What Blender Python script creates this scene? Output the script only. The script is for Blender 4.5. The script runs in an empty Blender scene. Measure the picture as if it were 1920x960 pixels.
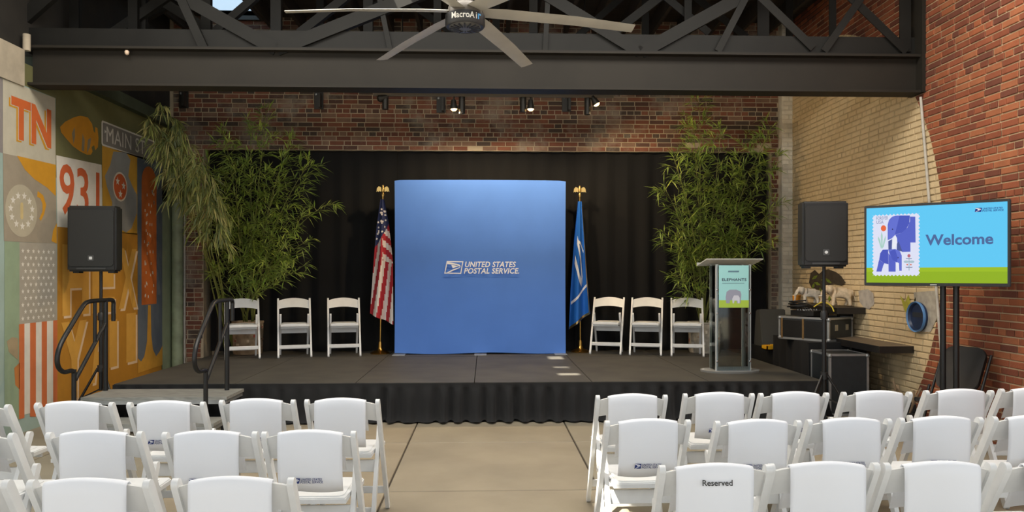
import bpy, bmesh, math, random
from mathutils import Vector, Matrix

random.seed(7)
PI = math.pi
S = bpy.context.scene
C = S.collection

# ------------------------------------------------------------------ camera
F_PX, CX, CY, CAM_H, YAW = 1400.0, 960.0, 512.0, 1.55, 0.035
cam_d = bpy.data.cameras.new('camera')
cam_d.sensor_width = 36.0
cam_d.lens = F_PX / 1920.0 * 36.0
cam_d.shift_y = (CY - 480.0) / 1920.0
cam_d.clip_start = 0.05
cam = bpy.data.objects.new('camera', cam_d)
C.objects.link(cam)
cam.location = (0, 0, CAM_H)
cam.rotation_euler = (PI / 2, 0, -YAW)
S.camera = cam

# ------------------------------------------------------------------ sky, sun, exposure
S.view_settings.view_transform = 'Standard'
S.view_settings.look = 'None'
S.view_settings.gamma = 1.0
S.view_settings.use_curve_mapping = False
S.view_settings.exposure = -0.38
world = bpy.data.worlds.new('sky')
S.world = world
world.use_nodes = True
wn = world.node_tree
wn.nodes.clear()
w_out = wn.nodes.new('ShaderNodeOutputWorld')
w_bg = wn.nodes.new('ShaderNodeBackground')
w_bg.inputs['Color'].default_value = (0.89, 0.945, 1.0, 1)          # bright hazy sky
w_bg.inputs['Strength'].default_value = 1.9
wn.links.new(w_bg.outputs[0], w_out.inputs['Surface'])

SUN_DIR = Vector((0.45, 0.35, -1.0)).normalized()
sun_d = bpy.data.lights.new('sun', 'SUN')
sun_d.energy = 30.0
sun_d.angle = math.radians(0.6)
sun_d.color = (1.0, 0.93, 0.80)
sun = bpy.data.objects.new('sun', sun_d)
C.objects.link(sun)
sun.location = (-6, -5, 14)
sun.rotation_euler = SUN_DIR.to_track_quat('-Z', 'Y').to_euler()

# area lamp added out of view to brighten the dark stage
fill_d = bpy.data.lights.new('stage_fill_lamp', 'AREA')
fill_d.shape = 'RECTANGLE'
fill_d.size, fill_d.size_y = 8.0, 1.9
fill_d.energy = 520
fill_d.color = (1.0, 0.955, 0.88)
fill_lamp = bpy.data.objects.new('stage_fill_lamp', fill_d)
C.objects.link(fill_lamp)
fill_lamp.location = (0, 5.2, 5.15)

# ------------------------------------------------------------------ measuring helpers
R_V = Vector((math.cos(YAW), -math.sin(YAW), 0))
F_V = Vector((math.sin(YAW), math.cos(YAW), 0))


def ray(x, y):
    return R_V * ((x - CX) / F_PX) + F_V + Vector((0, 0, (CY - y) / F_PX))


def onY(x, y, Y):
    d = ray(x, y)
    return Vector((0, 0, CAM_H)) + d * (Y / d.y)


def onX(x, y, X):
    d = ray(x, y)
    return Vector((0, 0, CAM_H)) + d * (X / d.x)


def onZ(x, y, Z):
    d = ray(x, y)
    return Vector((0, 0, CAM_H)) + d * ((Z - CAM_H) / d.z)


def to_px(p):
    v = Vector(p) - Vector((0, 0, CAM_H))
    dep = v.dot(F_V)
    if dep < 0.05:
        return None
    return CX + F_PX * v.dot(R_V) / dep, CY - F_PX * v.z / dep, dep


# ------------------------------------------------------------------ mesh helpers
def box(bm, c, s, rot=None):
    m = Matrix.Translation(Vector(c))
    if rot is not None:
        m = m @ (rot if isinstance(rot, Matrix) else Matrix.Rotation(rot, 4, 'Z'))
    m = m @ Matrix.Diagonal((s[0], s[1], s[2], 1))
    bmesh.ops.create_cube(bm, size=1.0, matrix=m)
    return bm


def bx(c, s, rot=None):
    return box(bmesh.new(), c, s, rot)


def box2(bm, lo, hi):
    return box(bm, [(a + b) / 2 for a, b in zip(lo, hi)], [abs(b - a) for a, b in zip(lo, hi)])


def bar(bm, p0, p1, w, h, up=Vector((0, 1, 0))):
    """box from p0 to p1; h is measured along `up`, w across it"""
    p0, p1 = Vector(p0), Vector(p1)
    z = (p1 - p0)
    L = z.length
    z.normalize()
    y = (up - z * up.dot(z)).normalized()
    x = y.cross(z)
    m = Matrix((x, y, z)).transposed().to_4x4()
    m.translation = (p0 + p1) / 2
    bmesh.ops.create_cube(bm, size=1.0, matrix=m @ Matrix.Diagonal((w, h, L, 1)))
    return bm


def tube(bm, pts, r, n=10, caps=True):
    pts = [Vector(p) for p in pts]
    rs = r if isinstance(r, (list, tuple)) else [r] * len(pts)
    prev, ring0 = None, None
    t = (pts[1] - pts[0]).normalized()
    a = Vector((0, 0, 1)) if abs(t.z) < 0.9 else Vector((1, 0, 0))
    u = (a - t * a.dot(t)).normalized()
    for i, p in enumerate(pts):
        if i == 0:
            t = pts[1] - pts[0]
        elif i == len(pts) - 1:
            t = pts[-1] - pts[-2]
        else:
            t = (pts[i + 1] - p).normalized() + (p - pts[i - 1]).normalized()
        t.normalize()
        u = (u - t * u.dot(t)).normalized()
        v = t.cross(u)
        ring = [bm.verts.new(p + (u * math.cos(2 * PI * k / n) + v * math.sin(2 * PI * k / n)) * rs[i]) for k in range(n)]
        if prev:
            for k in range(n):
                bm.faces.new((prev[k], prev[(k + 1) % n], ring[(k + 1) % n], ring[k]))
        else:
            ring0 = ring
        prev = ring
    if caps:
        bm.faces.new(ring0[::-1])
        bm.faces.new(prev)
    return bm


def lathe(bm, prof, n=24, c=(0, 0, 0), axis=None, caps=True):
    """prof: list of (radius, height)"""
    c = Vector(c)
    rot = axis if axis is not None else Matrix.Identity(3)
    rings = []
    for r, z in prof:
        if r < 1e-6:
            rings.append([bm.verts.new(c + rot @ Vector((0, 0, z)))])
        else:
            rings.append([bm.verts.new(c + rot @ Vector((r * math.cos(2 * PI * k / n), r * math.sin(2 * PI * k / n), z))) for k in range(n)])
    for a, b in zip(rings, rings[1:]):
        for k in range(n):
            k2 = (k + 1) % n
            if len(a) == 1 and len(b) == 1:
                continue
            if len(a) == 1:
                bm.faces.new((a[0], b[k2], b[k]))
            elif len(b) == 1:
                bm.faces.new((a[k], a[k2], b[0]))
            else:
                bm.faces.new((a[k], a[k2], b[k2], b[k]))
    if not caps:
        return bm
    if len(rings[0]) > 1:
        bm.faces.new(rings[0][::-1])
    if len(rings[-1]) > 1:
        bm.faces.new(rings[-1])
    return bm


def prism(bm, pts, o, ux, uy, n, t):
    """polygon of 2-d points in the frame (o, ux, uy), t thick along n"""
    o, ux, uy, n = Vector(o), Vector(ux), Vector(uy), Vector(n)
    a = [bm.verts.new(o + ux * p[0] + uy * p[1]) for p in pts]
    b = [bm.verts.new(v.co + n * t) for v in a]
    k = len(a)
    bm.faces.new(b)
    bm.faces.new(a[::-1])
    for i in range(k):
        bm.faces.new((a[i], a[(i + 1) % k], b[(i + 1) % k], b[i]))
    return bm


def capsule(p0, p1, w, n=6):
    """outline of a round-ended strip from p0 to p1 in 2-d"""
    d = (Vector(p1) - Vector(p0)).to_2d().normalized()
    a0 = math.atan2(d.y, d.x)
    out = []
    for i in range(n + 1):
        a = a0 - PI / 2 + PI * i / n
        out.append((p1[0] + w / 2 * math.cos(a), p1[1] + w / 2 * math.sin(a)))
    for i in range(n + 1):
        a = a0 + PI / 2 + PI * i / n
        out.append((p0[0] + w / 2 * math.cos(a), p0[1] + w / 2 * math.sin(a)))
    return out


def rrect(x0, y0, x1, y1, r, n=5):
    out = []
    for cx, cy, a in ((x1 - r, y0 + r, -90), (x1 - r, y1 - r, 0), (x0 + r, y1 - r, 90), (x0 + r, y0 + r, 180)):
        for i in range(n + 1):
            b = math.radians(a + 90 * i / n)
            out.append((cx + r * math.cos(b), cy + r * math.sin(b)))
    return out


def ellipse(cx, cy, rx, ry, n=28):
    return [(cx + rx * math.cos(2 * PI * k / n), cy + ry * math.sin(2 * PI * k / n)) for k in range(n)]


def star(cx, cy, r, n=5, rot=PI / 2):
    return [(cx + (r if k % 2 == 0 else r * 0.42) * math.cos(rot + PI * k / n),
             cy + (r if k % 2 == 0 else r * 0.42) * math.sin(rot + PI * k / n)) for k in range(2 * n)]


def smooth_path(pts, n=6):
    """Catmull-Rom through the points"""
    P = [Vector(p) for p in pts]
    P = [P[0] * 2 - P[1]] + P + [P[-1] * 2 - P[-2]]
    out = []
    for i in range(1, len(P) - 2):
        for k in range(n):
            t = k / n
            a, b, c, d = P[i - 1], P[i], P[i + 1], P[i + 2]
            out.append(0.5 * ((2 * b) + (c - a) * t + (2 * a - 5 * b + 4 * c - d) * t * t + (3 * b - a - 3 * c + d) * t ** 3))
    out.append(P[-2])
    return out


# ------------------------------------------------------------------ materials
def lin(c):
    return tuple(((v / 255) / 12.92 if v / 255 <= 0.04045 else (((v / 255) + 0.055) / 1.055) ** 2.4) for v in c)


MATS = {}


def mat(name, col, rough=0.6, metal=0.0, vary=0.0, vscale=8.0, bump=0.0, bscale=40.0, col2=None, spec=None, emit=None, estr=1.0, stretch=None, sheen=0.0):
    if name in MATS:
        return MATS[name]
    m = bpy.data.materials.new(name)
    m.use_nodes = True
    nt = m.node_tree
    b = nt.nodes['Principled BSDF']
    L = nt.links
    c = lin(col)
    b.inputs['Base Color'].default_value = (*c, 1)
    b.inputs['Roughness'].default_value = rough
    b.inputs['Metallic'].default_value = metal
    if spec is not None:
        b.inputs['Specular IOR Level'].default_value = spec
    if sheen:
        b.inputs['Sheen Weight'].default_value = sheen
    tc = nt.nodes.new('ShaderNodeTexCoord') if (vary or bump) else None
    vec = tc.outputs['Object'] if tc else None
    if stretch and tc:
        mp = nt.nodes.new('ShaderNodeMapping')
        mp.inputs['Scale'].default_value = stretch
        L.new(vec, mp.inputs['Vector'])
        vec = mp.outputs['Vector']
    if vary:
        nz = nt.nodes.new('ShaderNodeTexNoise')
        nz.inputs['Scale'].default_value = vscale
        nz.inputs['Detail'].default_value = 5
        L.new(vec, nz.inputs['Vector'])
        mx = nt.nodes.new('ShaderNodeMix')
        mx.data_type = 'RGBA'
        c2 = lin(col2) if col2 else tuple(v * (1 - vary) for v in c)
        mx.inputs['A'].default_value = (*c, 1)
        mx.inputs['B'].default_value = (*c2, 1)
        rp = nt.nodes.new('ShaderNodeMapRange')
        rp.inputs['From Min'].default_value = 0.38
        rp.inputs['From Max'].default_value = 0.66
        if col2:
            rp.inputs['To Max'].default_value = vary
        L.new(nz.outputs['Fac'], rp.inputs['Value'])
        L.new(rp.outputs['Result'], mx.inputs['Factor'])
        L.new(mx.outputs['Result'], b.inputs['Base Color'])
    if bump:
        n2 = nt.nodes.new('ShaderNodeTexNoise')
        n2.inputs['Scale'].default_value = bscale
        n2.inputs['Detail'].default_value = 4
        L.new(vec, n2.inputs['Vector'])
        bp = nt.nodes.new('ShaderNodeBump')
        bp.inputs['Strength'].default_value = bump
        bp.inputs['Distance'].default_value = 0.01
        L.new(n2.outputs['Fac'], bp.inputs['Height'])
        L.new(bp.outputs['Normal'], b.inputs['Normal'])
    if emit:
        b.inputs['Emission Color'].default_value = (*lin(emit), 1)
        b.inputs['Emission Strength'].default_value = estr
    MATS[name] = m
    return m


def glass(name, tint=(235, 240, 240), rough=0.03, alpha=0.3, solid=False):
    """clear acrylic sheet: mostly see-through with a glossy coat"""
    m = bpy.data.materials.new(name)
    m.use_nodes = True
    nt = m.node_tree
    nt.nodes.clear()
    out = nt.nodes.new('ShaderNodeOutputMaterial')
    tr = nt.nodes.new('ShaderNodeBsdfTransparent')
    tr.inputs['Color'].default_value = (*lin(tint), 1)
    if solid:
        gl = nt.nodes.new('ShaderNodeBsdfPrincipled')
        gl.inputs['Base Color'].default_value = (*lin(tint), 1)
    else:
        gl = nt.nodes.new('ShaderNodeBsdfGlossy')
        gl.inputs['Color'].default_value = (*lin(tint), 1)
    gl.inputs['Roughness'].default_value = rough
    fr = nt.nodes.new('ShaderNodeFresnel')
    fr.inputs['IOR'].default_value = 1.45
    ad = nt.nodes.new('ShaderNodeMath')
    ad.operation = 'ADD'
    ad.use_clamp = True
    ad.inputs[1].default_value = alpha
    mx = nt.nodes.new('ShaderNodeMixShader')
    nt.links.new(fr.outputs[0], ad.inputs[0])
    nt.links.new(ad.outputs[0], mx.inputs['Fac'])
    nt.links.new(tr.outputs[0], mx.inputs[1])
    nt.links.new(gl.outputs[0], mx.inputs[2])
    nt.links.new(mx.outputs[0], out.inputs['Surface'])
    return m


# ------------------------------------------------------------------ object helpers
def wm(o):
    m = o.matrix_basis.copy()
    if o.parent:
        m = wm(o.parent) @ o.matrix_parent_inverse @ m
    return m


def obj(name, bm, m, parent=None, world=False, smooth=False, fix=True):
    if fix:
        bmesh.ops.recalc_face_normals(bm, faces=bm.faces)
    me = bpy.data.meshes.new(name)
    bm.to_mesh(me)
    bm.free()
    for x in (m if isinstance(m, (list, tuple)) else [m]):
        me.materials.append(x)
    if smooth:
        me.shade_smooth()
        if smooth is not True:
            me.set_sharp_from_angle(angle=math.radians(smooth))
    o = bpy.data.objects.new(name, me)
    C.objects.link(o)
    if parent is not None:
        o.parent = parent
        if world:
            o.matrix_parent_inverse = wm(parent).inverted()
    return o


def tag(o, label, cat, group=None):
    o['label'] = label
    o['category'] = cat
    if group:
        o['group'] = group
    return o


def thing(name, label, cat, loc=(0, 0, 0), rz=0.0, group=None):
    o = bpy.data.objects.new(name, None)
    o.empty_display_size = 0.1
    C.objects.link(o)
    o.location = loc
    o.rotation_euler = (0, 0, rz)
    return tag(o, label, cat, group)


def struct(name, bm, m, label=None, cat=None, smooth=False):
    o = obj(name, bm, m, smooth=smooth)
    o['kind'] = 'structure'
    if label:
        tag(o, label, cat)
    return o


def dup(root, loc, rz, label):
    r = root.copy()
    C.objects.link(r)
    r.location = loc
    r.rotation_euler = (0, 0, rz)
    r['label'] = label
    for ch in list(root.children):
        c = ch.copy()
        C.objects.link(c)
        c.parent = r
        for g in list(ch.children):
            d = g.copy()
            C.objects.link(d)
            d.parent = c
    return r


TXT = {}


def text2d(body, bold=0.0, shear=0.0, space=1.0):
    """flat letter outlines of the built-in font, scaled to a unit box: verts, faces"""
    key = (body, bold, shear, space)
    if key in TXT:
        return TXT[key]
    cu = bpy.data.curves.new('lettering', 'FONT')
    cu.body = body
    cu.offset = bold
    cu.shear = shear
    cu.space_character = space
    cu.resolution_u = 3
    cu.fill_mode = 'FRONT'
    o = bpy.data.objects.new('lettering', cu)
    C.objects.link(o)
    dg = bpy.context.evaluated_depsgraph_get()
    me = o.evaluated_get(dg).to_mesh()
    vs = [(v.co.x, v.co.y) for v in me.vertices]
    fs = [tuple(p.vertices) for p in me.polygons]
    o.evaluated_get(dg).to_mesh_clear()
    bpy.data.objects.remove(o)
    bpy.data.curves.remove(cu)
    x0, x1 = min(v[0] for v in vs), max(v[0] for v in vs)
    y0, y1 = min(v[1] for v in vs), max(v[1] for v in vs)
    vs = [((x - x0) / (x1 - x0), (y - y0) / (y1 - y0)) for x, y in vs]
    TXT[key] = (vs, fs)
    return TXT[key]


def add_text(bm, body, fn, bold=0.0, shear=0.0, space=1.0):
    """fn maps (u, v) in the unit box to a 3-d point"""
    vs, fs = text2d(body, bold, shear, space)
    V = [bm.verts.new(fn(u, v)) for u, v in vs]
    for f in fs:
        try:
            bm.faces.new([V[i] for i in f])
        except ValueError:
            pass
    return bm


def ears(bm):
    bm.normal_update()
    bmesh.ops.triangulate(bm, faces=bm.faces[:], quad_method='BEAUTY', ngon_method='EAR_CLIP')


def flat(bm, pts):
    bm.faces.new([bm.verts.new(p) for p in pts])
    return bm


# plain materials used in several places
M_white = mat('white_resin', (226, 227, 226), 0.38, vary=0.05, vscale=14)
M_cover = mat('white_cover_cloth', (236, 238, 242), 0.75, bump=0.10, bscale=9)
M_black_metal = mat('black_powder_coat', (22, 22, 22), 0.42, vary=0.2, vscale=30)
M_black_plastic = mat('black_plastic', (30, 30, 30), 0.5, bump=0.05, bscale=300)
M_grille = mat('speaker_grille', (36, 36, 35), 0.55, bump=0.25, bscale=420)
M_steel_dark = mat('painted_steel', (60, 58, 52), 0.48, vary=0.25, vscale=3.0, bump=0.04, bscale=60)
M_alu = mat('aluminium', (176, 178, 178), 0.42, 0.7, vary=0.12, vscale=18)
M_black_cloth = mat('black_cloth', (20, 20, 21), 0.92, vary=0.25, vscale=5, sheen=0.15)
M_usps_blue = mat('printed_navy', (30, 48, 110), 0.7)
M_print_white = mat('printed_white', (240, 242, 246), 0.7)
M_chrome = mat('chrome', (200, 200, 200), 0.2, 1.0)

# ================================================================== STRUCTURE
XL, XR, YB = -4.5, 4.5, 10.92        # left wall, right wall, back wall faces
ROOF_Z = 5.25

# ---- floor: five-foot concrete slabs with open joints
M_joint = mat('floor_joint', (66, 58, 48), 0.9)
M_slab = [mat('concrete_slab_%s' % n, c, 0.62, vary=0.75, vscale=1.6, col2=c2, bump=0.05, bscale=35)
          for n, c, c2 in (('warm', (150, 140, 120), (130, 121, 104)), ('grey', (144, 136, 118), (126, 119, 103)), ('sand', (154, 142, 120), (134, 123, 104)))]
floor = struct('floor', box2(bmesh.new(), (-13.6, -9.1, -0.12), (14.7, 11.6, -0.012)), M_joint)
PITCH, JX, JY = 1.52, -0.707, 5.321
slab_me = {}
for ix in range(-8, 9):
    for iy in range(-9, 4):
        bm = bmesh.new()
        box(bm, (0, 0, -0.03), (PITCH - 0.014, PITCH - 0.014, 0.06))
        k = (ix * 7 + iy * 3) % 3
        if k not in slab_me:
            bmesh.ops.bevel(bm, geom=bm.edges[:], offset=0.004, segments=1, affect='EDGES')
            me = bpy.data.meshes.new('slab')
            bm.to_mesh(me)
            me.materials.append(M_slab[k])
            slab_me[k] = me
        bm.free()
        o = bpy.data.objects.new('slab', slab_me[k])
        C.objects.link(o)
        o.parent = floor
        o.location = (JX + (ix + 0.5) * PITCH, JY + (iy + 0.5) * PITCH, 0)


# ---- brickwork
PAINT_C, PAINT_R = (10.0, 1.83), 2.82     # big painted disc on the right wall (Y, Z)


def brick_mat(name, col, painted=None, pale=0.0, paint_col=(218, 194, 152)):
    m = bpy.data.materials.new(name)
    m.use_nodes = True
    nt = m.node_tree
    L = nt.links
    b = nt.nodes['Principled BSDF']
    b.inputs['Roughness'].default_value = 0.85
    g = nt.nodes.new('ShaderNodeNewGeometry')
    nz = nt.nodes.new('ShaderNodeTexNoise')
    nz.inputs['Scale'].default_value = 9
    nz.inputs['Detail'].default_value = 6
    L.new(g.outputs['Position'], nz.inputs['Vector'])
    mx = nt.nodes.new('ShaderNodeMix')
    mx.data_type = 'RGBA'
    c = lin(col)
    mx.inputs['A'].default_value = (*[v * 0.72 for v in c], 1)
    mx.inputs['B'].default_value = (*[min(1, v * 1.25) for v in c], 1)
    L.new(nz.outputs['Fac'], mx.inputs['Factor'])
    res = mx.outputs['Result']
    if pale:                                   # lime bloom and old render on the back wall
        n3 = nt.nodes.new('ShaderNodeTexNoise')
        n3.inputs['Scale'].default_value = 1.7
        n3.inputs['Detail'].default_value = 7
        n3.inputs['Roughness'].default_value = 0.65
        L.new(g.outputs['Position'], n3.inputs['Vector'])
        r3 = nt.nodes.new('ShaderNodeMapRange')
        r3.inputs['From Min'].default_value = 0.50
        r3.inputs['From Max'].default_value = 0.68
        r3.inputs['To Max'].default_value = pale
        L.new(n3.outputs['Fac'], r3.inputs['Value'])
        m3 = nt.nodes.new('ShaderNodeMix')
        m3.data_type = 'RGBA'
        L.new(r3.outputs['Result'], m3.inputs['Factor'])
        L.new(res, m3.inputs['A'])
        m3.inputs['B'].default_value = (*lin((160, 150, 136)), 1)
        res = m3.outputs['Result']
    if painted:
        sp = nt.nodes.new('ShaderNodeSeparateXYZ')
        L.new(g.outputs['Position'], sp.inputs[0])
        cb = nt.nodes.new('ShaderNodeCombineXYZ')
        L.new(sp.outputs['Y'], cb.inputs['X'])
        L.new(sp.outputs['Z'], cb.inputs['Y'])
        ds = nt.nodes.new('ShaderNodeVectorMath')
        ds.operation = 'DISTANCE'
        L.new(cb.outputs[0], ds.inputs[0])
        ds.inputs[1].default_value = (painted[0][0], painted[0][1], 0)
        lt = nt.nodes.new('ShaderNodeMath')
        lt.operation = 'LESS_THAN'
        lt.inputs[1].default_value = painted[1]
        L.new(ds.outputs['Value'], lt.inputs[0])
        m4 = nt.nodes.new('ShaderNodeMix')
        m4.data_type = 'RGBA'
        L.new(lt.outputs[0], m4.inputs['Factor'])
        L.new(res, m4.inputs['A'])
        n5 = nt.nodes.new('ShaderNodeMix')
        n5.data_type = 'RGBA'
        n5.inputs['A'].default_value = (*lin(paint_col), 1)
        n5.inputs['B'].default_value = (*lin(tuple(v * 0.88 for v in paint_col)), 1)
        L.new(nz.outputs['Fac'], n5.inputs['Factor'])
        L.new(n5.outputs['Result'], m4.inputs['B'])
        res = m4.outputs['Result']
    L.new(res, b.inputs['Base Color'])
    n2 = nt.nodes.new('ShaderNodeTexNoise')
    n2.inputs['Scale'].default_value = 70
    L.new(g.outputs['Position'], n2.inputs['Vector'])
    bp = nt.nodes.new('ShaderNodeBump')
    bp.inputs['Strength'].default_value = 0.35
    bp.inputs['Distance'].default_value = 0.006
    L.new(n2.outputs['Fac'], bp.inputs['Height'])
    L.new(bp.outputs['Normal'], b.inputs['Normal'])
    return m


RED = [(144, 78, 50), (132, 70, 44), (154, 86, 53), (120, 63, 42), (158, 94, 60), (108, 59, 42)]
OLD = [(120, 74, 56), (106, 66, 52), (132, 84, 64), (88, 62, 52), (128, 100, 82), (80, 66, 58)]
M_red = [brick_mat('red_brick_%s' % n, c, (PAINT_C, PAINT_R)) for n, c in zip('abcdef', RED)]
M_old = [brick_mat('aged_brick_%s' % n, c, None, 0.75) for n, c in zip('abcdef', OLD)]
M_mortar_r = brick_mat('mortar_right', (198, 172, 136), (PAINT_C, PAINT_R), paint_col=(200, 178, 140))
M_mortar_b = brick_mat('mortar_back', (184, 168, 142), None, 0.5)
M_white_brick = [brick_mat('white_brick_%s' % n, c) for n, c in zip('ab', ((232, 224, 206), (218, 210, 192)))]


def brick_cell(bm, w, h, d, mi, c=(0, 0, 0), ux=Vector((1, 0, 0)), n=Vector((0, -1, 0))):
    """one brick with chamfered face edges; back face left off"""
    z = Vector((0, 0, 1))
    c = Vector(c)
    e = 0.005
    ring = []
    for ww, hh, dd in ((w, h, 0.0), (w, h, d - e), (w - 2 * e, h - 2 * e, d)):
        ring.append([bm.verts.new(c + ux * (sx * ww / 2) + z * (sz * hh / 2) + n * dd) for sx, sz in ((-1, -1), (1, -1), (1, 1), (-1, 1))])
    fs = [bm.faces.new(ring[2])]
    for a, b in ((0, 1), (1, 2)):
        for k in range(4):
            fs.append(bm.faces.new((ring[a][k], ring[a][(k + 1) % 4], ring[b][(k + 1) % 4], ring[b][k])))
    for f in fs:
        f.material_index = mi
    return bm


def brickwork(parent, O, ux, n, W, H, mats, keep, px_ok, rng, most=300, stuff_name='brick_field', header_every=6):
    """running-bond bricks on the rectangle O + ux*[0,W] + z*[0,H]"""
    O, ux, n = Vector(O), Vector(ux), Vector(n)
    CH, BL, MJ = 0.0667, 0.200, 0.0128
    cells = []
    for r in range(int(H / CH)):
        v = (r + 0.5) * CH
        hdr = header_every and r % header_every == 3
        pitch = (BL + MJ) * (0.5 if hdr else 1)
        u = -(rng.random() * 0.03 + (pitch / 2 if r % 2 else 0))
        while u < W:
            p = pitch
            if not hdr and rng.random() < 0.08:
                p = pitch / 2
            a, b = max(u, 0), min(u + p, W)
            u += p
            if b - a < 0.04:
                continue
            if keep((a + b) / 2, v, (b - a) / 2):
                cells.append(((a + b) / 2, v, b - a - MJ))
    rank = []
    for i, (u, v, w) in enumerate(cells):
        c = O + ux * u + Vector((0, 0, v))
        q = [to_px(c + ux * (s * w / 2) + Vector((0, 0, t * 0.0285))) for s, t in ((-1, -1), (1, -1), (1, 1), (-1, 1))]
        if any(x is None for x in q):
            continue
        mx, my = sum(x[0] for x in q) / 4, sum(x[1] for x in q) / 4
        if not (4 < mx < 1916 and 4 < my < 956) or not px_ok(mx, my):
            continue
        area = 0.5 * abs(sum(q[k][0] * q[(k + 1) % 4][1] - q[(k + 1) % 4][0] * q[k][1] for k in range(4)))
        rank.append((-area, i))
    rank.sort()
    single = {i for _, i in rank[:most]}
    field = bmesh.new()
    cache = {}
    rot = Matrix((ux, -n, Vector((0, 0, 1)))).transposed().to_euler()
    for i, (u, v, w) in enumerate(cells):
        mi = min(len(mats) - 1, int(rng.random() ** 1.2 * len(mats)))
        c = O + ux * u + Vector((0, 0, v)) + n * (rng.random() * 0.004)
        if i in single:
            key = (round(w / 0.01), mi)
            if key not in cache:
                bm = brick_cell(bmesh.new(), key[0] * 0.01, 0.0545, 0.010, 0)
                me = bpy.data.meshes.new('brick')
                bm.to_mesh(me)
                bm.free()
                me.materials.append(mats[mi])
                cache[key] = me
            o = bpy.data.objects.new('brick', cache[key])
            C.objects.link(o)
            o.parent = parent
            o.location = c
            o.rotation_euler = rot
        else:
            brick_cell(field, w, 0.0545, 0.010, mi, c, ux, n)
    if len(field.verts):
        o = obj(stuff_name, field, mats, parent, fix=False)
        o['kind'] = 'stuff'
    else:
        field.free()


# right wall: red brick with a big cream painted disc
wall_right = struct('wall_right', box2(bmesh.new(), (XR, 3.2, 0), (XR + 0.3, YB + 0.6, 5.6)), M_mortar_r)
brickwork(wall_right, (XR, YB, 0), (0, -1, 0), (-1, 0, 0), YB - 3.2, 5.5, M_red, lambda u, v, h: True,
          lambda x, y: not (1615 < x < 1898 and 374 < y < 538) and y < 735, random.Random(3))

# back wall: old brick header and jambs around the curtained opening
OPEN_L, OPEN_R, OPEN_Z = -4.07, 4.22, 3.335
bm = bmesh.new()
box2(bm, (XL - 0.3, YB, 0), (OPEN_L, YB + 0.34, 5.6))
box2(bm, (OPEN_R, YB, 0), (XR + 0.3, YB + 0.34, 5.6))
box2(bm, (OPEN_L, YB, OPEN_Z), (OPEN_R, YB + 0.34, 5.6))
box2(bm, (XL - 0.3, YB + 0.34, 0), (XR + 0.3, YB + 0.6, 5.6))
wall_back = struct('wall_back', bm, M_mortar_b)
r2 = random.Random(5)


zc0 = 50 * 0.0667 + 0.001                                   # first course above the opening
brickwork(wall_back, (XL, YB, zc0), (1, 0, 0), (0, -1, 0), XR - XL - 0.17, 5.5 - zc0, M_old,
          lambda u, v, h: v > 0.12 or math.sin(u * 9) * math.sin(u * 3.1) < 0.72, lambda x, y: 172 < y < 284, r2, most=200, header_every=5, stuff_name='header_brick_field')
brickwork(wall_back, (XL, YB, 0), (1, 0, 0), (0, -1, 0), OPEN_L - XL, zc0, M_old, lambda u, v, h: True,
          lambda x, y: 322 < x < 380 and y < 676, r2, most=80, header_every=5, stuff_name='left_jamb_brick_field')
brickwork(wall_back, (OPEN_R, YB, 0), (1, 0, 0), (0, -1, 0), XR - 0.165 - OPEN_R, zc0, M_old, lambda u, v, h: True,
          lambda x, y: y < 600, r2, most=20, header_every=0, stuff_name='right_jamb_brick_field')
# white painted pilaster in the right-hand corner
bm = bmesh.new()
box2(bm, (XR - 0.165, YB - 0.12, 0), (XR, YB, 5.4))
pil = obj('corner_pilaster', bm, M_white_brick[1], wall_back)
brickwork(pil, (XR - 0.165, YB - 0.12, 0), (1, 0, 0), (0, -1, 0), 0.165, 5.3, M_white_brick, lambda u, v, h: True,
          lambda x, y: y > 170, random.Random(8), header_every=0)

# ---- left wall: painted block wall that carries the mural
M_mural = mat('wall_paint_teal', (158, 178, 170), 0.75, vary=0.5, vscale=2.2, col2=(140, 156, 140), bump=0.12, bscale=28)
wall_left = struct('wall_left', box2(bmesh.new(), (XL - 0.3, 5.6, 0), (XL, YB + 0.6, 3.60)), M_mural)
struct('trim_3', box2(bmesh.new(), (XL - 0.3, 3.0, 3.74), (XL - 0.05, YB + 0.6, ROOF_Z)), mat('dark_boards', (44, 40, 34), 0.85, vary=0.3, vscale=4))
# bearing block and steel ledger on top of the wall
M_beige = mat('beige_render', (196, 182, 158), 0.8, vary=0.25, vscale=5)
M_green_steel = mat('green_painted_steel', (66, 74, 56), 0.6, vary=0.3, vscale=4)
o = struct('trim_1', box2(bmesh.new(), (XL - 0.25, 5.6, 3.365), (XL + 0.02, 7.42, 3.72)), M_beige)
o = struct('trim_2', box2(bmesh.new(), (XL - 0.2, 7.72, 3.60), (XL + 0.10, YB, 3.74)), M_green_steel)

# ---- roof deck with a skylight hole, joists, and unseen slots placed for sun patches
M_roof = mat('roof_boards', (52, 44, 36), 0.85, vary=0.4, vscale=3, stretch=(1, 8, 1))
holes = [(-3.95, 9.75, -3.25, 10.85)]                         # skylight at the back left
for (x, y, w, l) in ((0.92, 8.38, 0.26, 0.20), (0.90, 8.97, 0.20, 0.22), (0.92, 10.0, 0.22, 0.42), (0.78, 4.75, 0.22, 0.5), (0.75, 4.05, 0.16, 0.34)):
    z = 0.41 if y > 7.6 else 0.1
    k = (ROOF_Z - z) / -SUN_DIR.z
    cx, cy = x - SUN_DIR.x * k, y - SUN_DIR.y * k
    holes.append((cx - w / 2, cy - l / 2, cx + w / 2, cy + l / 2))
RX0, RX1, RY0, RY1 = -7.6, 5.2, -2.4, YB + 0.6
xs = sorted({RX0, RX1} | {h[0] for h in holes} | {h[2] for h in holes})
ys = sorted({RY0, RY1} | {h[1] for h in holes} | {h[3] for h in holes})
bm = bmesh.new()
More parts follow.
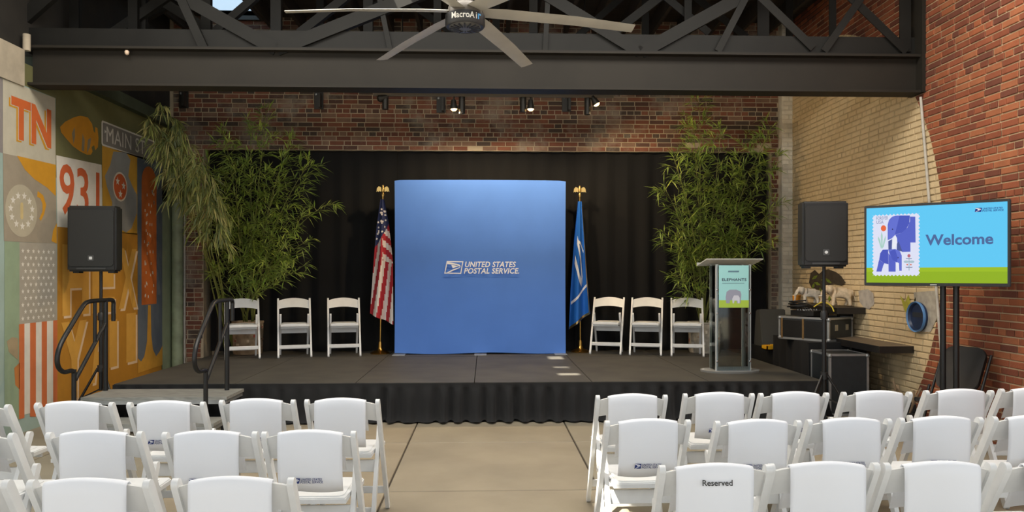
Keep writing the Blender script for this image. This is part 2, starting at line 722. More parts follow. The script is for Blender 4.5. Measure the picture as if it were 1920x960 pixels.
for xa, xb in zip(xs, xs[1:]):
    for ya, yb in zip(ys, ys[1:]):
        mx_, my_ = (xa + xb) / 2, (ya + yb) / 2
        if any(h[0] < mx_ < h[2] and h[1] < my_ < h[3] for h in holes):
            continue
        box2(bm, (xa, ya, ROOF_Z), (xb, yb, ROOF_Z + 0.06))
ceiling = struct('ceiling', bm, M_roof)
for k in range(22):
    x = XL + 0.2 + k * 0.42
    if -3.95 - 0.05 < x < -3.25 + 0.05:
        continue
    obj('joist', box2(bmesh.new(), (x - 0.025, 7.9, ROOF_Z - 0.22), (x + 0.025, YB, ROOF_Z)), M_roof, ceiling)
M_pane = mat('skylight_pane', (225, 238, 248), 0.4, emit=(196, 226, 250), estr=1.3)
sky = struct('window_1', box2(bmesh.new(), (-4.0, 9.7, ROOF_Z + 0.07), (-3.2, 10.9, ROOF_Z + 0.08)), M_pane)
bm = bmesh.new()
for lo, hi in (((-4.03, 9.67), (-3.95, 10.93)), ((-3.25, 9.67), (-3.17, 10.93)), ((-3.95, 9.67), (-3.25, 9.75)), ((-3.95, 10.85), (-3.25, 10.93))):
    box2(bm, (*lo, ROOF_Z - 0.06), (*hi, ROOF_Z + 0.10))
obj('window_frame', bm, M_steel_dark, sky)

# ---- the big girder in front of the stage
GY = 7.55
girder = thing('steel_girder', 'deep dark grey steel girder spanning the hall below the roof trusses', 'beam', (0, GY, 3.40))
M_girder = mat('girder_paint', (42, 38, 32), 0.62, spec=0.25, vary=0.28, vscale=1.3, bump=0.03, bscale=20)
obj('web', box2(bmesh.new(), (XL, GY + 0.03, 3.42), (XR - 0.02, GY + 0.07, 3.77)), M_girder, girder, True)
bm = bmesh.new()
box2(bm, (XL, GY - 0.06, 3.400), (XR - 0.02, GY + 0.16, 3.424))
obj('bottom_flange', bm, M_girder, girder, True)
obj('top_flange', box2(bmesh.new(), (XL, GY - 0.06, 3.766), (XR - 0.02, GY + 0.16, 3.790)), M_girder, girder, True)
bm = bmesh.new()
box2(bm, (XR - 0.05, GY - 0.08, 3.40), (XR - 0.01, GY + 0.18, 4.9))
obj('end_plate', bm, M_girder, girder, True)
bm = bmesh.new()
tube(bm, [(XL + 0.02, GY - 0.10, 3.72), (XL + 0.02, GY - 0.10, 3.88)], 0.035, 12)
obj('conduit_stub', bm, M_beige, girder, True, smooth=40)
bm = bmesh.new()
lathe(bm, [(0.0, -0.035), (0.018, -0.025), (0.022, 0.0), (0.016, 0.012)], 12, onY(238, 97, GY - 0.03))
obj('bulb', bm, mat('small_bulb', (222, 196, 170), 0.3), girder, True, smooth=True)

# ---- roof trusses: members as lines read at the truss plane, carried up to the top chord
M_truss = mat('truss_paint', (29, 28, 25), 0.6, spec=0.25, vary=0.3, vscale=2.5)


def truss(label, Y, zc, members, chord=True):
    t = thing('roof_truss', label, 'truss', (0, Y, zc), group='roof trusses over the stage')
    if chord:
        bm = bmesh.new()
        box2(bm, (XL - 0.3, Y + 0.05, zc), (XR - 0.05, Y + 0.065, zc + 0.20))
        box2(bm, (XL - 0.3, Y - 0.03, zc), (XR - 0.05, Y + 0.05, zc + 0.012))
        obj('bottom_chord', bm, M_truss, t, True)
    obj('top_chord', box2(bmesh.new(), (XL - 0.1, Y - 0.05, ROOF_Z - 0.17), (XR - 0.05, Y + 0.07, ROOF_Z - 0.005)), M_truss, t, True)
    for name, x0, y0, x1, y1, w, off in members:
        a, b = onY(x0, y0, Y + off), onY(x1, y1, Y + off)
        if b.z < a.z:
            a, b = b, a
        d = (b - a) / (b.z - a.z)
        b = a + d * (ROOF_Z - 0.08 - a.z)
        bm = bmesh.new()
        bar(bm, a, b, w, 0.012)
        side = Vector((d.z, 0, -d.x)).normalized() * (w / 2 - 0.006)     # the second leg of the angle iron
        bar(bm, a + side + Vector((0, 0.03, 0)), b + side + Vector((0, 0.03, 0)), 0.012, 0.06)
        obj(name, bm, M_truss, t, True)
    return t


truss('front roof truss with riveted diagonals resting on the dark girder', GY, 3.795, [
    ('diagonal', 383, 93, 340, 0, 0.085, 0.0), ('diagonal', 518, 93, 345, -4, 0.13, 0.02), ('diagonal', 520, 93, 760, -2, 0.13, 0.02),
    ('diagonal', 1202, 98, 1380, 0, 0.13, 0.02), ('diagonal', 1346, 96, 1396, 0, 0.07, 0.0), ('diagonal', 1700, 97, 1598, -2, 0.085, 0.02),
    ('diagonal', 1545, 96, 1612, 0, 0.075, 0.0), ('diagonal', 1525, 90, 1440, 8, 0.085, 0.03), ('diagonal', 10, 62, 80, 0, 0.13, 0.03),
    ('post', 1697, 97, 1697, 0, 0.12, 0.03), ('post', 732, 97, 712, 0, 0.05, 0.03), ('post', 1022, 97, 1027, 0, 0.05, 0.03),
    ('diagonal', 1200, 98, 1040, 0, 0.12, 0.02)])
truss('middle roof truss behind the girder with square posts', GY + 0.55, 3.80, [
    ('post', 139, 62, 139, 0, 0.10, 0), ('post', 249, 62, 249, 0, 0.10, 0), ('post', 268, 62, 268, 0, 0.06, 0.1), ('post', 386, 62, 386, 0, 0.10, 0),
    ('post', 517, 62, 517, 0, 0.11, 0), ('diagonal', 210, 62, 300, 0, 0.10, 0.05), ('diagonal', 398, 62, 470, 0, 0.08, 0.05),
    ('diagonal', 300, 0, 400, 62, 0.10, 0.1), ('post', 690, 62, 690, 0, 0.10, 0), ('diagonal', 560, 62, 640, 0, 0.09, 0.05), ('post', 820, 62, 820, 0, 0.08, 0),
    ('post', 1000, 62, 1000, 0, 0.09, 0), ('post', 1290, 62, 1290, 0, 0.08, 0), ('post', 1431, 68, 1431, 0, 0.13, 0), ('post', 1561, 68, 1561, 0, 0.08, 0),
    ('diagonal', 1150, 62, 1230, 0, 0.09, 0.05), ('diagonal', 1330, 62, 1255, 0, 0.08, 0.05)])
truss('rear roof truss deep in the dark roof space', GY + 1.7, 3.98, [
    ('post', 190, 70, 190, 0, 0.09, 0), ('diagonal', 200, 70, 330, 0, 0.09, 0), ('diagonal', 460, 70, 360, 0, 0.09, 0), ('post', 600, 70, 600, 0, 0.09, 0),
    ('diagonal', 610, 70, 720, 0, 0.08, 0), ('diagonal', 860, 70, 760, 0, 0.08, 0), ('post', 930, 70, 930, 0, 0.09, 0), ('diagonal', 1080, 70, 1160, 0, 0.08, 0),
    ('post', 1210, 70, 1210, 0, 0.09, 0), ('diagonal', 1400, 70, 1310, 0, 0.09, 0), ('post', 1480, 70, 1480, 0, 0.09, 0)])

# ---- pipes on the walls
M_pipe = mat('painted_conduit', (186, 180, 168), 0.5, vary=0.2, vscale=12)
bm = bmesh.new()
p, q = onX(1729, 215, XR - 0.03), onX(1757, 560, XR - 0.03)
d = (q - p) / (q.z - p.z)
tube(bm, [p + d * (0.02 - p.z), p + d * (3.36 - p.z)], 0.014, 10)
o = tag(obj('wall_conduit', bm, M_pipe, smooth=40), 'thin pale conduit slanting down the cream disc of the right wall', 'pipe')
bm = bmesh.new()
p = onY(346, 400, YB - 0.04)
tube(bm, [(p.x, YB - 0.04, 0.0), (p.x, YB - 0.04, 3.3)], 0.016, 10)
o = tag(obj('wall_conduit', bm, M_pipe, smooth=40), 'thin vertical white conduit on the brick jamb beside the mural', 'pipe')
bm = bmesh.new()
p = onY(313, 400, YB - 0.10)
tube(bm, [(XL + 0.10, YB - 0.10, 0.0), (XL + 0.10, YB - 0.10, 3.58)], 0.075, 14)
o = tag(obj('drain_pipe', bm, mat('pale_green_paint', (150, 160, 130), 0.6, vary=0.3, vscale=6), smooth=40), 'thick pale green painted pipe in the corner at the end of the mural', 'pipe')

# ---- pane and frame added out of view around the stage fill lamp
fill_pane = struct('added_roof_pane', box2(bmesh.new(), (-4.0, 4.25, 5.20), (4.0, 6.15, 5.23)), mat('milky_pane', (235, 236, 232), 0.5))
bm = bmesh.new()
for lo, hi in (((-4.08, 4.17), (4.08, 4.25)), ((-4.08, 6.15), (4.08, 6.23)), ((-4.08, 4.25), (-4.0, 6.15)), ((4.0, 4.25), (4.08, 6.15))):
    box2(bm, (*lo, 5.10), (*hi, 5.25))
obj('window_frame', bm, M_steel_dark, fill_pane)  # frame of the added pane

# ================================================================== MURAL ON THE LEFT WALL
def wpaint(name, pts, col, layer, vary=0.35, is_px=True):
    """one painted patch; outline given as picture measurements on the wall plane"""
    m = mat('mural_%d_%d_%d' % col, col, 0.72, vary=vary, vscale=7, bump=0.08, bscale=26, col2=tuple(int(v * 0.86) for v in col))
    bm = bmesh.new()
    X = XL + 0.0012 * layer
    flat(bm, [Vector((X, *onX(x, y, XL).yz)) if is_px else Vector((X, x, y)) for x, y in pts])
    ears(bm)
    return obj(name, bm, m, wall_left, True)


def wtext(name, body, q, col, layer, bold=0.0, shear=0.0, space=1.0):
    """lettering inside the wall-plane box spanned by two picture corners (top-left, bottom-right)"""
    m = mat('mural_%d_%d_%d' % col, col, 0.72, vary=0.3, vscale=7, col2=tuple(int(v * 0.86) for v in col))
    X = XL + 0.0012 * layer
    a, b = onX(*q[0], XL), onX(*q[1], XL)
    bm = bmesh.new()
    add_text(bm, body, lambda u, v: Vector((X, a.y + (b.y - a.y) * u, b.z + (a.z - b.z) * v)), bold, shear, space)
    return obj(name, bm, m, wall_left, True)


CREAM, BEIGE, TAUPE = (208, 200, 180), (196, 188, 166), (158, 146, 126)
OCHRE, YEL, ORANGE = (188, 132, 40), (208, 148, 34), (208, 102, 46)
OLIVE, SLATE, WHITEP = (112, 110, 70), (96, 106, 118), (224, 218, 204)
wpaint('painted_panel', [(-60, 118), (5, 148), (5, 287), (-60, 272)], (142, 134, 130), 1)
yo0, yo1 = onX(104, 200, XL).y, YB
wpaint('painted_panel', [(yo0 - 0.75, 3.6), (yo1, 3.6), (yo1, 2.55), (yo0, 2.55), (yo0, 3.38), (yo0 - 0.75, 3.38)], OLIVE, 1, is_px=False)
wpaint('painted_panel', [(onX(303, 400, XL).y, 2.7), (YB, 2.7), (YB, 0.02), (onX(303, 400, XL).y, 0.02)], (150, 160, 130), 1, is_px=False)
wpaint('painted_panel', [(onX(107, 600, XL).y, 0.03), (onX(304, 600, XL).y, 0.03), (onX(304, 600, XL).y, 0.9), (onX(107, 600, XL).y, 0.9)], (184, 128, 36), 1, is_px=False)
wpaint('painted_panel', [(5, 148), (103, 184), (104, 309), (5, 287)], BEIGE, 2)
for lay, col, dx, dy in ((3, YEL, -4, 3), (4, CREAM, -1.2, 1.0), (5, ORANGE, 0, 0)):
    wtext('painted_letters', 'TN', ((20 + dx, 179 + dy), (95 + dx, 279 + dy)), col, lay, 0.035)
wpaint('painted_panel', [(5, 287), (104, 309), (106, 457), (7, 452)], TAUPE, 2)
wpaint('painted_swoosh', [(31, 292), (104, 309), (104, 368), (88, 352), (64, 336), (46, 318)], YEL, 3)
wpaint('painted_swoosh', [(96, 452), (99, 432), (106, 418), (106, 457)], YEL, 3)
a, b = onX(9, 395, XL), onX(69, 395, XL)
cy_, cz_ = (a.y + b.y) / 2, onX(38, 395, XL).z
ry_ = (b.y - a.y) / 2
wpaint('painted_disc', ellipse(cy_, cz_, ry_, ry_ * 1.02, 36), (182, 172, 148), 3, is_px=False)
for k in range(11):
    an = 2 * PI * k / 11 + 0.2
    wpaint('painted_star', star(cy_ + ry_ * 0.68 * math.cos(an), cz_ + ry_ * 0.60 * math.sin(an), 0.042), WHITEP, 4, is_px=False)
wpaint('painted_key', capsule((cy_, cz_ - 0.06), (cy_, cz_ + 0.06), 0.045), (206, 184, 130), 4, is_px=False)
wpaint('painted_handle', [(70, 358), (80, 366), (86, 384), (82, 402), (76, 414), (73, 410), (79, 396), (79, 382), (75, 372), (69, 369)], YEL, 3)
wpaint('painted_panel', [(8, 452), (36, 454), (36, 786), (8, 792)], (146, 164, 134), 2)
wpaint('painted_patch', [(12, 640), (22, 632), (33, 634), (33, 675), (16, 660)], (170, 150, 116), 3)
wpaint('painted_panel', [(36, 454), (106, 457), (107, 600), (36, 608)], (168, 160, 144), 2)
for r in range(11):
    for k in range(7 if r % 2 == 0 else 6):
        u = (k + 0.5 + (0.5 if r % 2 else 0)) / 7
        A, B = onX(37, 470 + r * 12.8, XL), onX(104, 470 + r * 12.6, XL)
        wpaint('painted_star', star(A.y + (B.y - A.y) * u, A.z, 0.026), WHITEP, 3, is_px=False)
A, B = onX(35, 608, XL), onX(107, 600, XL)
for i, (u0, u1) in enumerate(((0, .13), (.13, .27), (.27, .42), (.42, .57), (.57, .71), (.71, .88), (.88, 1.0))):
    y0, y1 = A.y + (B.y - A.y) * u0, A.y + (B.y - A.y) * u1
    z0 = A.z
    wpaint('painted_stripe', [(y0, z0), (y1, z0), (y1, 0.14 + 0.03 * math.sin(i * 2.1)), (y0, 0.14 + 0.03 * math.sin(i * 1.7))],
           (206, 112, 62) if i % 2 == 0 else WHITEP, 3, is_px=False)
wpaint('painted_patch', [(26, 690), (36, 680), (36, 730), (28, 722)], (190, 120, 60), 3)
# fish
wpaint('painted_fish', [(112, 238), (122, 228), (138, 220), (150, 217), (164, 220), (172, 232), (175, 246), (178, 250), (178, 238), (182, 240), (184, 258), (183, 276), (178, 282),
                        (176, 272), (171, 276), (173, 284), (170, 290), (162, 290), (150, 284), (136, 274), (122, 258), (114, 248)], (212, 146, 34), 3)
wpaint('painted_fin', [(134, 250), (139, 238), (140, 256), (137, 270)], (150, 138, 112), 4)
wpaint('painted_fin', [(152, 282), (154, 250), (158, 262), (157, 284)], (150, 138, 112), 4)
wpaint('painted_fin', [(162, 288), (164, 262), (170, 258), (168, 276)], (150, 138, 112), 4)
# telephone code
wpaint('painted_panel', [(105, 291), (190, 309), (192, 433), (107, 425)], WHITEP, 2)
wtext('painted_digits', '931', ((111, 304), (186, 412)), (204, 96, 50), 3, 0.012)
# long ochre field with the slab letters
wpaint('painted_panel', [(107, 425), (192, 433), (258, 438), (258, 690), (205, 735), (107, 775)], (184, 128, 36), 2)
for lay, col, dx, dy in ((3, (226, 196, 160), 3, 4), (4, (214, 160, 66), 0, 0)):
    for ch, q in (('H', ((116, 458), (166, 588))), ('E', ((172, 462), (214, 584))), ('X', ((222, 465), (256, 576))),
                  ('Y', ((114, 605), (162, 740))), ('A', ((170, 602), (198, 712))), ('l', ((204, 600), (219, 686))), ('I', ((236, 588), (254, 676)))):
        wtext('painted_letter', ch, ((q[0][0] + dx, q[0][1] + dy), (q[1][0] + dx, q[1][1] + dy)), col, lay, 0.045)
# street sign
sg = [(190, 225), (284, 259), (284, 300), (192, 272)]
A, B = onX(190, 225, XL), onX(290, 300, XL)
zt, zb = A.z, onX(192, 273, XL).z
wpaint('painted_sign', rrect(A.y, zb, B.y, zt, 0.03), (222, 216, 204), 2, is_px=False)
wpaint('painted_sign', rrect(A.y + 0.025, zb + 0.02, B.y - 0.025, zt - 0.02, 0.025), (134, 128, 120), 3, is_px=False)
mt = mat('mural_222_216_204', (222, 216, 204))
bm = bmesh.new()
ya = onX(199, 240, XL).y
yb2 = onX(271, 262, XL).y
add_text(bm, 'MAIN ST', lambda u, v: Vector((XL + 0.0048, ya + (yb2 - ya) * u, zb + 0.06 + (zt - zb - 0.11) * v)), 0.0, 0.0, 1.05)
obj('painted_letters', bm, mt, wall_left, True)
wpaint('painted_arrow', [(195.5, 243), (199, 247), (195.5, 250)], (222, 216, 204), 4)
# state outline panel
wpaint('painted_panel', [(191, 273), (257, 292), (257, 440), (192, 433)], (206, 156, 52), 2)
wpaint('painted_shape', [(196, 330), (206, 310), (212, 284), (236, 286), (244, 300), (240, 330), (248, 350), (256, 365), (256, 400), (246, 428), (236, 436), (226, 430), (216, 434), (206, 420), (210, 380), (200, 350)], (150, 150, 146), 3)
A, B = onX(211, 350, XL), onX(238, 350, XL)
cy_, cz_, ry_ = (A.y + B.y) / 2, onX(224, 350, XL).z, (B.y - A.y) / 2
wpaint('painted_disc', ellipse(cy_, cz_, ry_, ry_, 32), (226, 214, 196), 4, is_px=False)
wpaint('painted_disc', ellipse(cy_, cz_, ry_ * 0.88, ry_ * 0.88, 32), (206, 96, 46), 5, is_px=False)
for dy, dz in ((-0.07, 0.06), (0.08, 0.02), (0.0, -0.09)):
    wpaint('painted_star', star(cy_ + dy, cz_ + dz, 0.055), WHITEP, 6, is_px=False)
# slate panel with the orange board
wpaint('painted_panel', [(257, 292), (304, 306), (304, 676), (258, 690)], SLATE, 2)
A, B = onX(265, 320, XL), onX(293, 320, XL)
zb3, zt3 = onX(265, 572, XL).z, onX(279, 312, XL).z
hw = (B.y - A.y) / 2
cyb = (A.y + B.y) / 2
pts = [(A.y, zb3), (B.y, zb3)] + [(cyb + hw * math.cos(t * PI / 10), zt3 - hw + hw * math.sin(t * PI / 10)) for t in range(11)]
wpaint('painted_board', pts, (196, 104, 40), 3, is_px=False)
rd = random.Random(4)
for k in range(44):
    zz = zb3 + 0.10 + (zt3 - zb3 - 0.3) * ((k // 4) + rd.random() * 0.5) / 11.4
    yy = cyb + (rd.random() - 0.5) * hw * 1.4
    wpaint('painted_dot', [(yy - 0.011, zz - 0.018), (yy + 0.011, zz - 0.018), (yy + 0.011, zz + 0.018), (yy - 0.011, zz + 0.018)], WHITEP, 4, is_px=False)
wpaint('painted_neck', [(277, 572), (282, 572), (283, 628), (286, 655), (292, 668), (298, 660), (304, 648), (304, 684), (258, 700), (258, 672), (264, 678), (270, 668), (275, 640)], (204, 150, 52), 4)

# ================================================================== STAGE
SZ, SX0, SX1, SY0, SY1 = 0.41, -3.82, 3.58, 7.80, 11.25
stage = thing('stage_platform', 'low black stage platform with pleated skirt across the hall', 'stage', (0, SY0, 0))
M_deck = mat('stage_deck', (80, 77, 70), 0.6, vary=0.6, vscale=2.6, col2=(60, 58, 55), spec=0.25, bump=0.06, bscale=60)
pw = (SX1 - SX0) / 6
ylist = [SY0, SY0 + 1.22, SY0 + 2.44, SY1]
for i in range(6):
    for j in range(3):
        bm = bmesh.new()
        box2(bm, (SX0 + i * pw + 0.004, ylist[j] + 0.004, SZ - 0.045 - 0.002 * ((i + j) % 2)), (SX0 + (i + 1) * pw - 0.004, ylist[j + 1] - 0.004, SZ - 0.002 * ((i * 2 + j) % 2)))
        obj('deck_panel', bm, M_deck, stage, True)
obj('frame', box2(bmesh.new(), (SX0 + 0.02, SY0 + 0.02, 0.0), (SX1 - 0.02, SY1 - 0.02, SZ - 0.05)), M_black_cloth, stage, True)
M_skirt = mat('skirt_cloth', (19, 19, 20), 0.9, vary=0.2, vscale=6, sheen=0.08)


def skirt(p0, p1, n, label=None):
    """pleated strip from p0 to p1, gathered at the top and puddled on the floor"""
    rg = random.Random(int(p0[0] * 10) + 3)
    p0, p1 = Vector(p0), Vector(p1)
    L = (p1 - p0).length
    t = (p1 - p0).normalized()
    out = Vector((t.y, -t.x, 0))
    m = int(L / 0.022)
    ph, a = [], 0.0
    amp = 1.0
    for i in range(m + 1):
        a += 0.45 + 0.75 * rg.random()
        amp += (rg.random() - 0.5) * 0.6
        amp = min(1.6, max(0.4, amp))
        ph.append((math.sin(a), amp))
    rows = [(SZ - 0.005, 0.000, 0.004), (SZ - 0.055, 0.002, 0.006), (SZ - 0.06, 0.004, 0.012), (0.24, 0.014, 0.034), (0.12, 0.026, 0.044), (0.045, 0.042, 0.050), (0.012, 0.085, 0.055)]
    bm = bmesh.new()
    g = []
    for z, o, am in rows:
        row = []
        for i, (s, k) in enumerate(ph):
            row.append(bm.verts.new(p0 + t * (L * i / m) + out * (0.012 + o + am * s * k) + Vector((0, 0, z + (0.012 * abs(s) * k if z < 0.05 else 0)))))
        g.append(row)
    for r in range(len(g) - 1):
        for i in range(m):
            bm.faces.new((g[r][i], g[r][i + 1], g[r + 1][i + 1], g[r + 1][i]))
    return obj('skirt', bm, M_skirt, stage, True, smooth=True)


skirt((SX0, SY0, 0), (SX1, SY0, 0), 120)
skirt((SX1, SY0, 0), (SX1, SY1 - 0.4, 0), 40)

# ---- black curtain in the opening
M_curtain = mat('curtain_velvet', (6, 6, 7), 0.95, vary=0.3, vscale=3, sheen=0.03)


def curtain(x0, x1, y, z0, z1, label, rg, flare=0.0):
    bm = bmesh.new()
    m = int((x1 - x0) / 0.03)
    a, ph = 0.0, []
    for i in range(m + 1):
        a += 0.5 + 0.3 * rg.random()
        ph.append(math.sin(a) * (0.6 + 0.5 * rg.random()))
    prev = None
    for r in range(9):
        f = r / 8
        z = z1 + (z0 - z1) * f
        row = [bm.verts.new((x0 + (x1 - x0) * i / m - flare * max(0, f - 0.55) ** 2 * 4 * (1 - i / m), y + (0.015 + 0.035 * f) * p, z)) for i, p in enumerate(ph)]
        if prev:
            for i in range(m):
                bm.faces.new((prev[i], prev[i + 1], row[i + 1], row[i]))
        prev = row
    o = obj('stage_curtain', bm, M_curtain, smooth=True)
    return tag(o, label, 'curtain', 'black curtain panels behind the stage')


rc = random.Random(2)
curtain(OPEN_L + 0.06, -1.3, YB + 0.075, SZ + 0.005, OPEN_Z + 0.12, 'black velvet curtain panel behind the three left stage chairs', rc, 0.0)
curtain(-1.34, 1.36, YB + 0.09, SZ + 0.005, OPEN_Z + 0.12, 'black velvet curtain panel directly behind the blue backdrop', rc)
curtain(1.32, OPEN_R - 0.05, YB + 0.075, SZ + 0.005, OPEN_Z + 0.12, 'black velvet curtain panel behind the three right stage chairs', rc)


# ---- postal emblem and lettering
def postal_logo(parent, o, ux, uz, n, h, mono, off=0.0015, word=M_usps_blue, em=M_usps_blue, text_only_y=0.0):
    """h: emblem height. mono: outline emblem in one colour, else a filled navy emblem with a white eagle"""
    o, ux, uz, n = Vector(o), Vector(ux), Vector(uz), Vector(n)
    k = h / 275.0

    def P(x, y, l=1):
        return o + ux * ((x - 145) * k) + uz * ((510 - y) * k) + n * (off * l)
    frame = [(145, 510), (200, 235), (565, 240), (515, 515)]
    wedge = [(204, 252), (300, 268), (470, 308), (507, 345), (488, 366), (470, 342), (420, 322), (207, 298)]
    head = [(300, 318), (476, 342), (392, 370), (330, 392)]
    beak = [(172, 500), (330, 420), (488, 368), (498, 374), (440, 402), (236, 494)]
    bm = bmesh.new()
    if mono:
        inner = [(170, 490), (218, 256), (540, 260), (497, 494)]
        for i in range(4):
            flat(bm, [P(*frame[i]), P(*frame[(i + 1) % 4]), P(*inner[(i + 1) % 4]), P(*inner[i])])
        obj('emblem_border', bm, word, parent)
        eagle_m = word
    else:
        flat(bm, [P(*q) for q in frame])
        obj('emblem_field', bm, em, parent)
        eagle_m = M_print_white
    bm = bmesh.new()
    for poly in (wedge, head, beak):
        flat(bm, [P(*q, 2) for q in poly])
    ears(bm)
    obj('eagle_emblem', bm, eagle_m, parent)
    bm = bmesh.new()
    add_text(bm, 'UNITED STATES', lambda u, v: P(600 + 1120 * u, 370 - 125 * v), 0.022, 0.22, 1.03)
    add_text(bm, 'POSTAL SERVICE.', lambda u, v: P(575 + 1215 * u, 512 - 125 * v), 0.022, 0.22, 1.03)
    obj('lettering', bm, word, parent)


# ---- blue fabric backdrop
BDW, BDH, BDY = 2.40, 2.445, 10.49
bd = thing('fabric_backdrop', 'large square blue fabric display backdrop with white postal lettering, centre stage', 'backdrop', (-0.075, BDY, SZ))
M_blue = mat('blue_display_fabric', (80, 130, 218), 0.8, vary=0.06, vscale=2, bump=0.06, bscale=3.5, sheen=0.2)
bm = bmesh.new()
nx_, nz_ = 30, 30
rb = random.Random(9)
front, back = [], []
for j in range(nz_ + 1):
    rowf, rowb = [], []
    for i in range(nx_ + 1):
        u, v = i / nx_ * 2 - 1, j / nz_
        edge = 0.004 * (1 - abs(u)) ** 0.5
        x = u * (BDW / 2 - 0.005 * math.sin(v * PI))
        z = 0.015 + v * (BDH - 0.02) + 0.008 * (1 - u * u) * (1 if v > 0.99 else 0) + (0.010 * math.sin(u * 5 + 1) if j == 0 else 0)
        if abs(u) > 0.98 and v > 0.99:
            z -= 0.010
        wr = 0.004 * math.sin(u * 9 + v * 14) * (1 - v) ** 2
        rowf.append(bm.verts.new((x, -edge + wr, z)))
        rowb.append(bm.verts.new((x * 0.995, 0.12, z)))
    front.append(rowf)
    back.append(rowb)
for j in range(nz_):
    for i in range(nx_):
        bm.faces.new((front[j][i], front[j][i + 1], front[j + 1][i + 1], front[j + 1][i]))
        bm.faces.new((back[j][i + 1], back[j][i], back[j + 1][i], back[j + 1][i + 1]))
for j in range(nz_):
    bm.faces.new((front[j][0], front[j + 1][0], back[j + 1][0], back[j][0]))
    bm.faces.new((front[j + 1][-1], front[j][-1], back[j][-1], back[j + 1][-1]))
for i in range(nx_):
    bm.faces.new((front[-1][i], front[-1][i + 1], back[-1][i + 1], back[-1][i]))
    bm.faces.new((front[0][i + 1], front[0][i], back[0][i], back[0][i + 1]))
obj('fabric_cover', bm, M_blue, bd, smooth=50)
for x in (-1.13, 0.0, 1.12):
    bm = bx((x, 0.0, 0.006), (0.17, 0.30, 0.012))
    obj('foot_plate', bm, M_alu, bd)
lo_ = onY(833, 513, BDY - 0.02)
hgt = (onY(833, 489.5, BDY - 0.02) - lo_).length
postal_logo(bd, lo_ - Vector(bd.location), (1, 0, 0), (0, 0, 1), (0, -1, 0), hgt, True, 0.004, word=M_print_white)

# ---- flags
M_brass = mat('brass', (190, 150, 80), 0.28, 1.0)
M_gold = mat('gold_finial', (214, 180, 110), 0.3, 0.9)
FL = [mat('flag_blue', (36, 46, 88), 0.75), mat('flag_red', (176, 38, 50), 0.75), mat('flag_white', (224, 216, 208), 0.75)]
M_pblue = mat('postal_flag_blue', (24, 104, 196), 0.7)


def flag_stand(name, label, px_base, px_top, cat='flag'):
    b = onZ(*px_base, SZ)
    t = thing(name, label, cat, b)
    top = onY(px_top[0], px_top[1], b.y)
    lean = (top - b)
    bm = bmesh.new()
    lathe(bm, [(0.0, 0), (0.135, 0.0), (0.14, 0.012), (0.10, 0.035), (0.05, 0.05), (0.03, 0.09), (0.026, 0.15), (0.02, 0.17), (0, 0.17)], 28)
    obj('base', bm, M_brass, t, smooth=50)
    bm = bmesh.new()
    tube(bm, [(0, 0, 0.12), lean], 0.013, 12)
    obj('pole', bm, M_brass, t, smooth=50)
    # eagle finial: ball, body and two raised wings
    bm = bmesh.new()
    h = lean
    lathe(bm, [(0.0, -0.02), (0.018, -0.015), (0.022, 0.01), (0.013, 0.035), (0.024, 0.05), (0.026, 0.09), (0.016, 0.12), (0.018, 0.14), (0, 0.15)], 14, h)
    fin = obj('finial', bm, M_gold, t, smooth=50)
    for s in (-1, 1):
        bm = bmesh.new()
        prism(bm, [(s * x, z) for x, z in ((0.012, 0.075), (0.03, 0.115), (0.06, 0.125), (0.082, 0.10), (0.090, 0.045), (0.074, 0.06), (0.062, 0.045), (0.05, 0.06), (0.036, 0.05), (0.012, 0.055))], h + Vector((0, -0.008, 0)), (1, 0, 0), (0, 0, 1), (0, 1, 0), 0.016)
        obj('wing', bm, M_gold, fin)
    return t, b, lean


def cloth(t, b, Lpx, Rpx, folds, colour, nu=26, nv=70, depth=0.07, rim=None):
    """hanging cloth between a left and a right outline; folded in depth"""
    def edge(E, y):
        for (x0, y0), (x1, y1) in zip(E, E[1:]):
            if y0 <= y <= y1:
                return x0 + (x1 - x0) * (y - y0) / (y1 - y0)
        return E[-1][0] if y > E[-1][1] else E[0][0]
    y0 = min(Lpx[0][1], Rpx[0][1])
    bm = bmesh.new()
    g = []
    for j in range(nv + 1):
        v = j / nv
        row = []
        for i in range(nu + 1):
            u = i / nu
            yl, yr = y0 + (Lpx[-1][1] - y0) * v, y0 + (Rpx[-1][1] - y0) * v
            y = yl + (yr - yl) * u
            x = edge(Lpx, yl) * (1 - u) + edge(Rpx, yr) * u
            p = onY(x, y, b.y)
            dep = depth * (0.15 + 0.85 * v) * math.sin(folds * u * 2 * PI + 1.5 * v) - 0.035
            row.append(bm.verts.new((p.x - b.x, dep, p.z - b.z)))
        g.append(row)
    for j in range(nv):
        for i in range(nu):
            f = bm.faces.new((g[j][i], g[j][i + 1], g[j + 1][i + 1], g[j + 1][i]))
            f.material_index = colour((i + 0.5) / nu, (j + 0.5) / nv)
    return bm, g


def us_col(u, v):
    if v < 0.20 + 0.22 * (1 - u) ** 1.2:
        return 0
    if u > 0.46 and v < 0.52:                      # upper right fold: gently rising stripes
        return 1 + int(((v - 0.18) - 0.10 * (u - 0.5) + 0.02) / 0.058) % 2 if True else 1
    s = (u * 0.92 + (v - 0.4) * 0.55)              # lower fold: steep diagonal stripes
    return 1 + (int(s / 0.152) % 2)


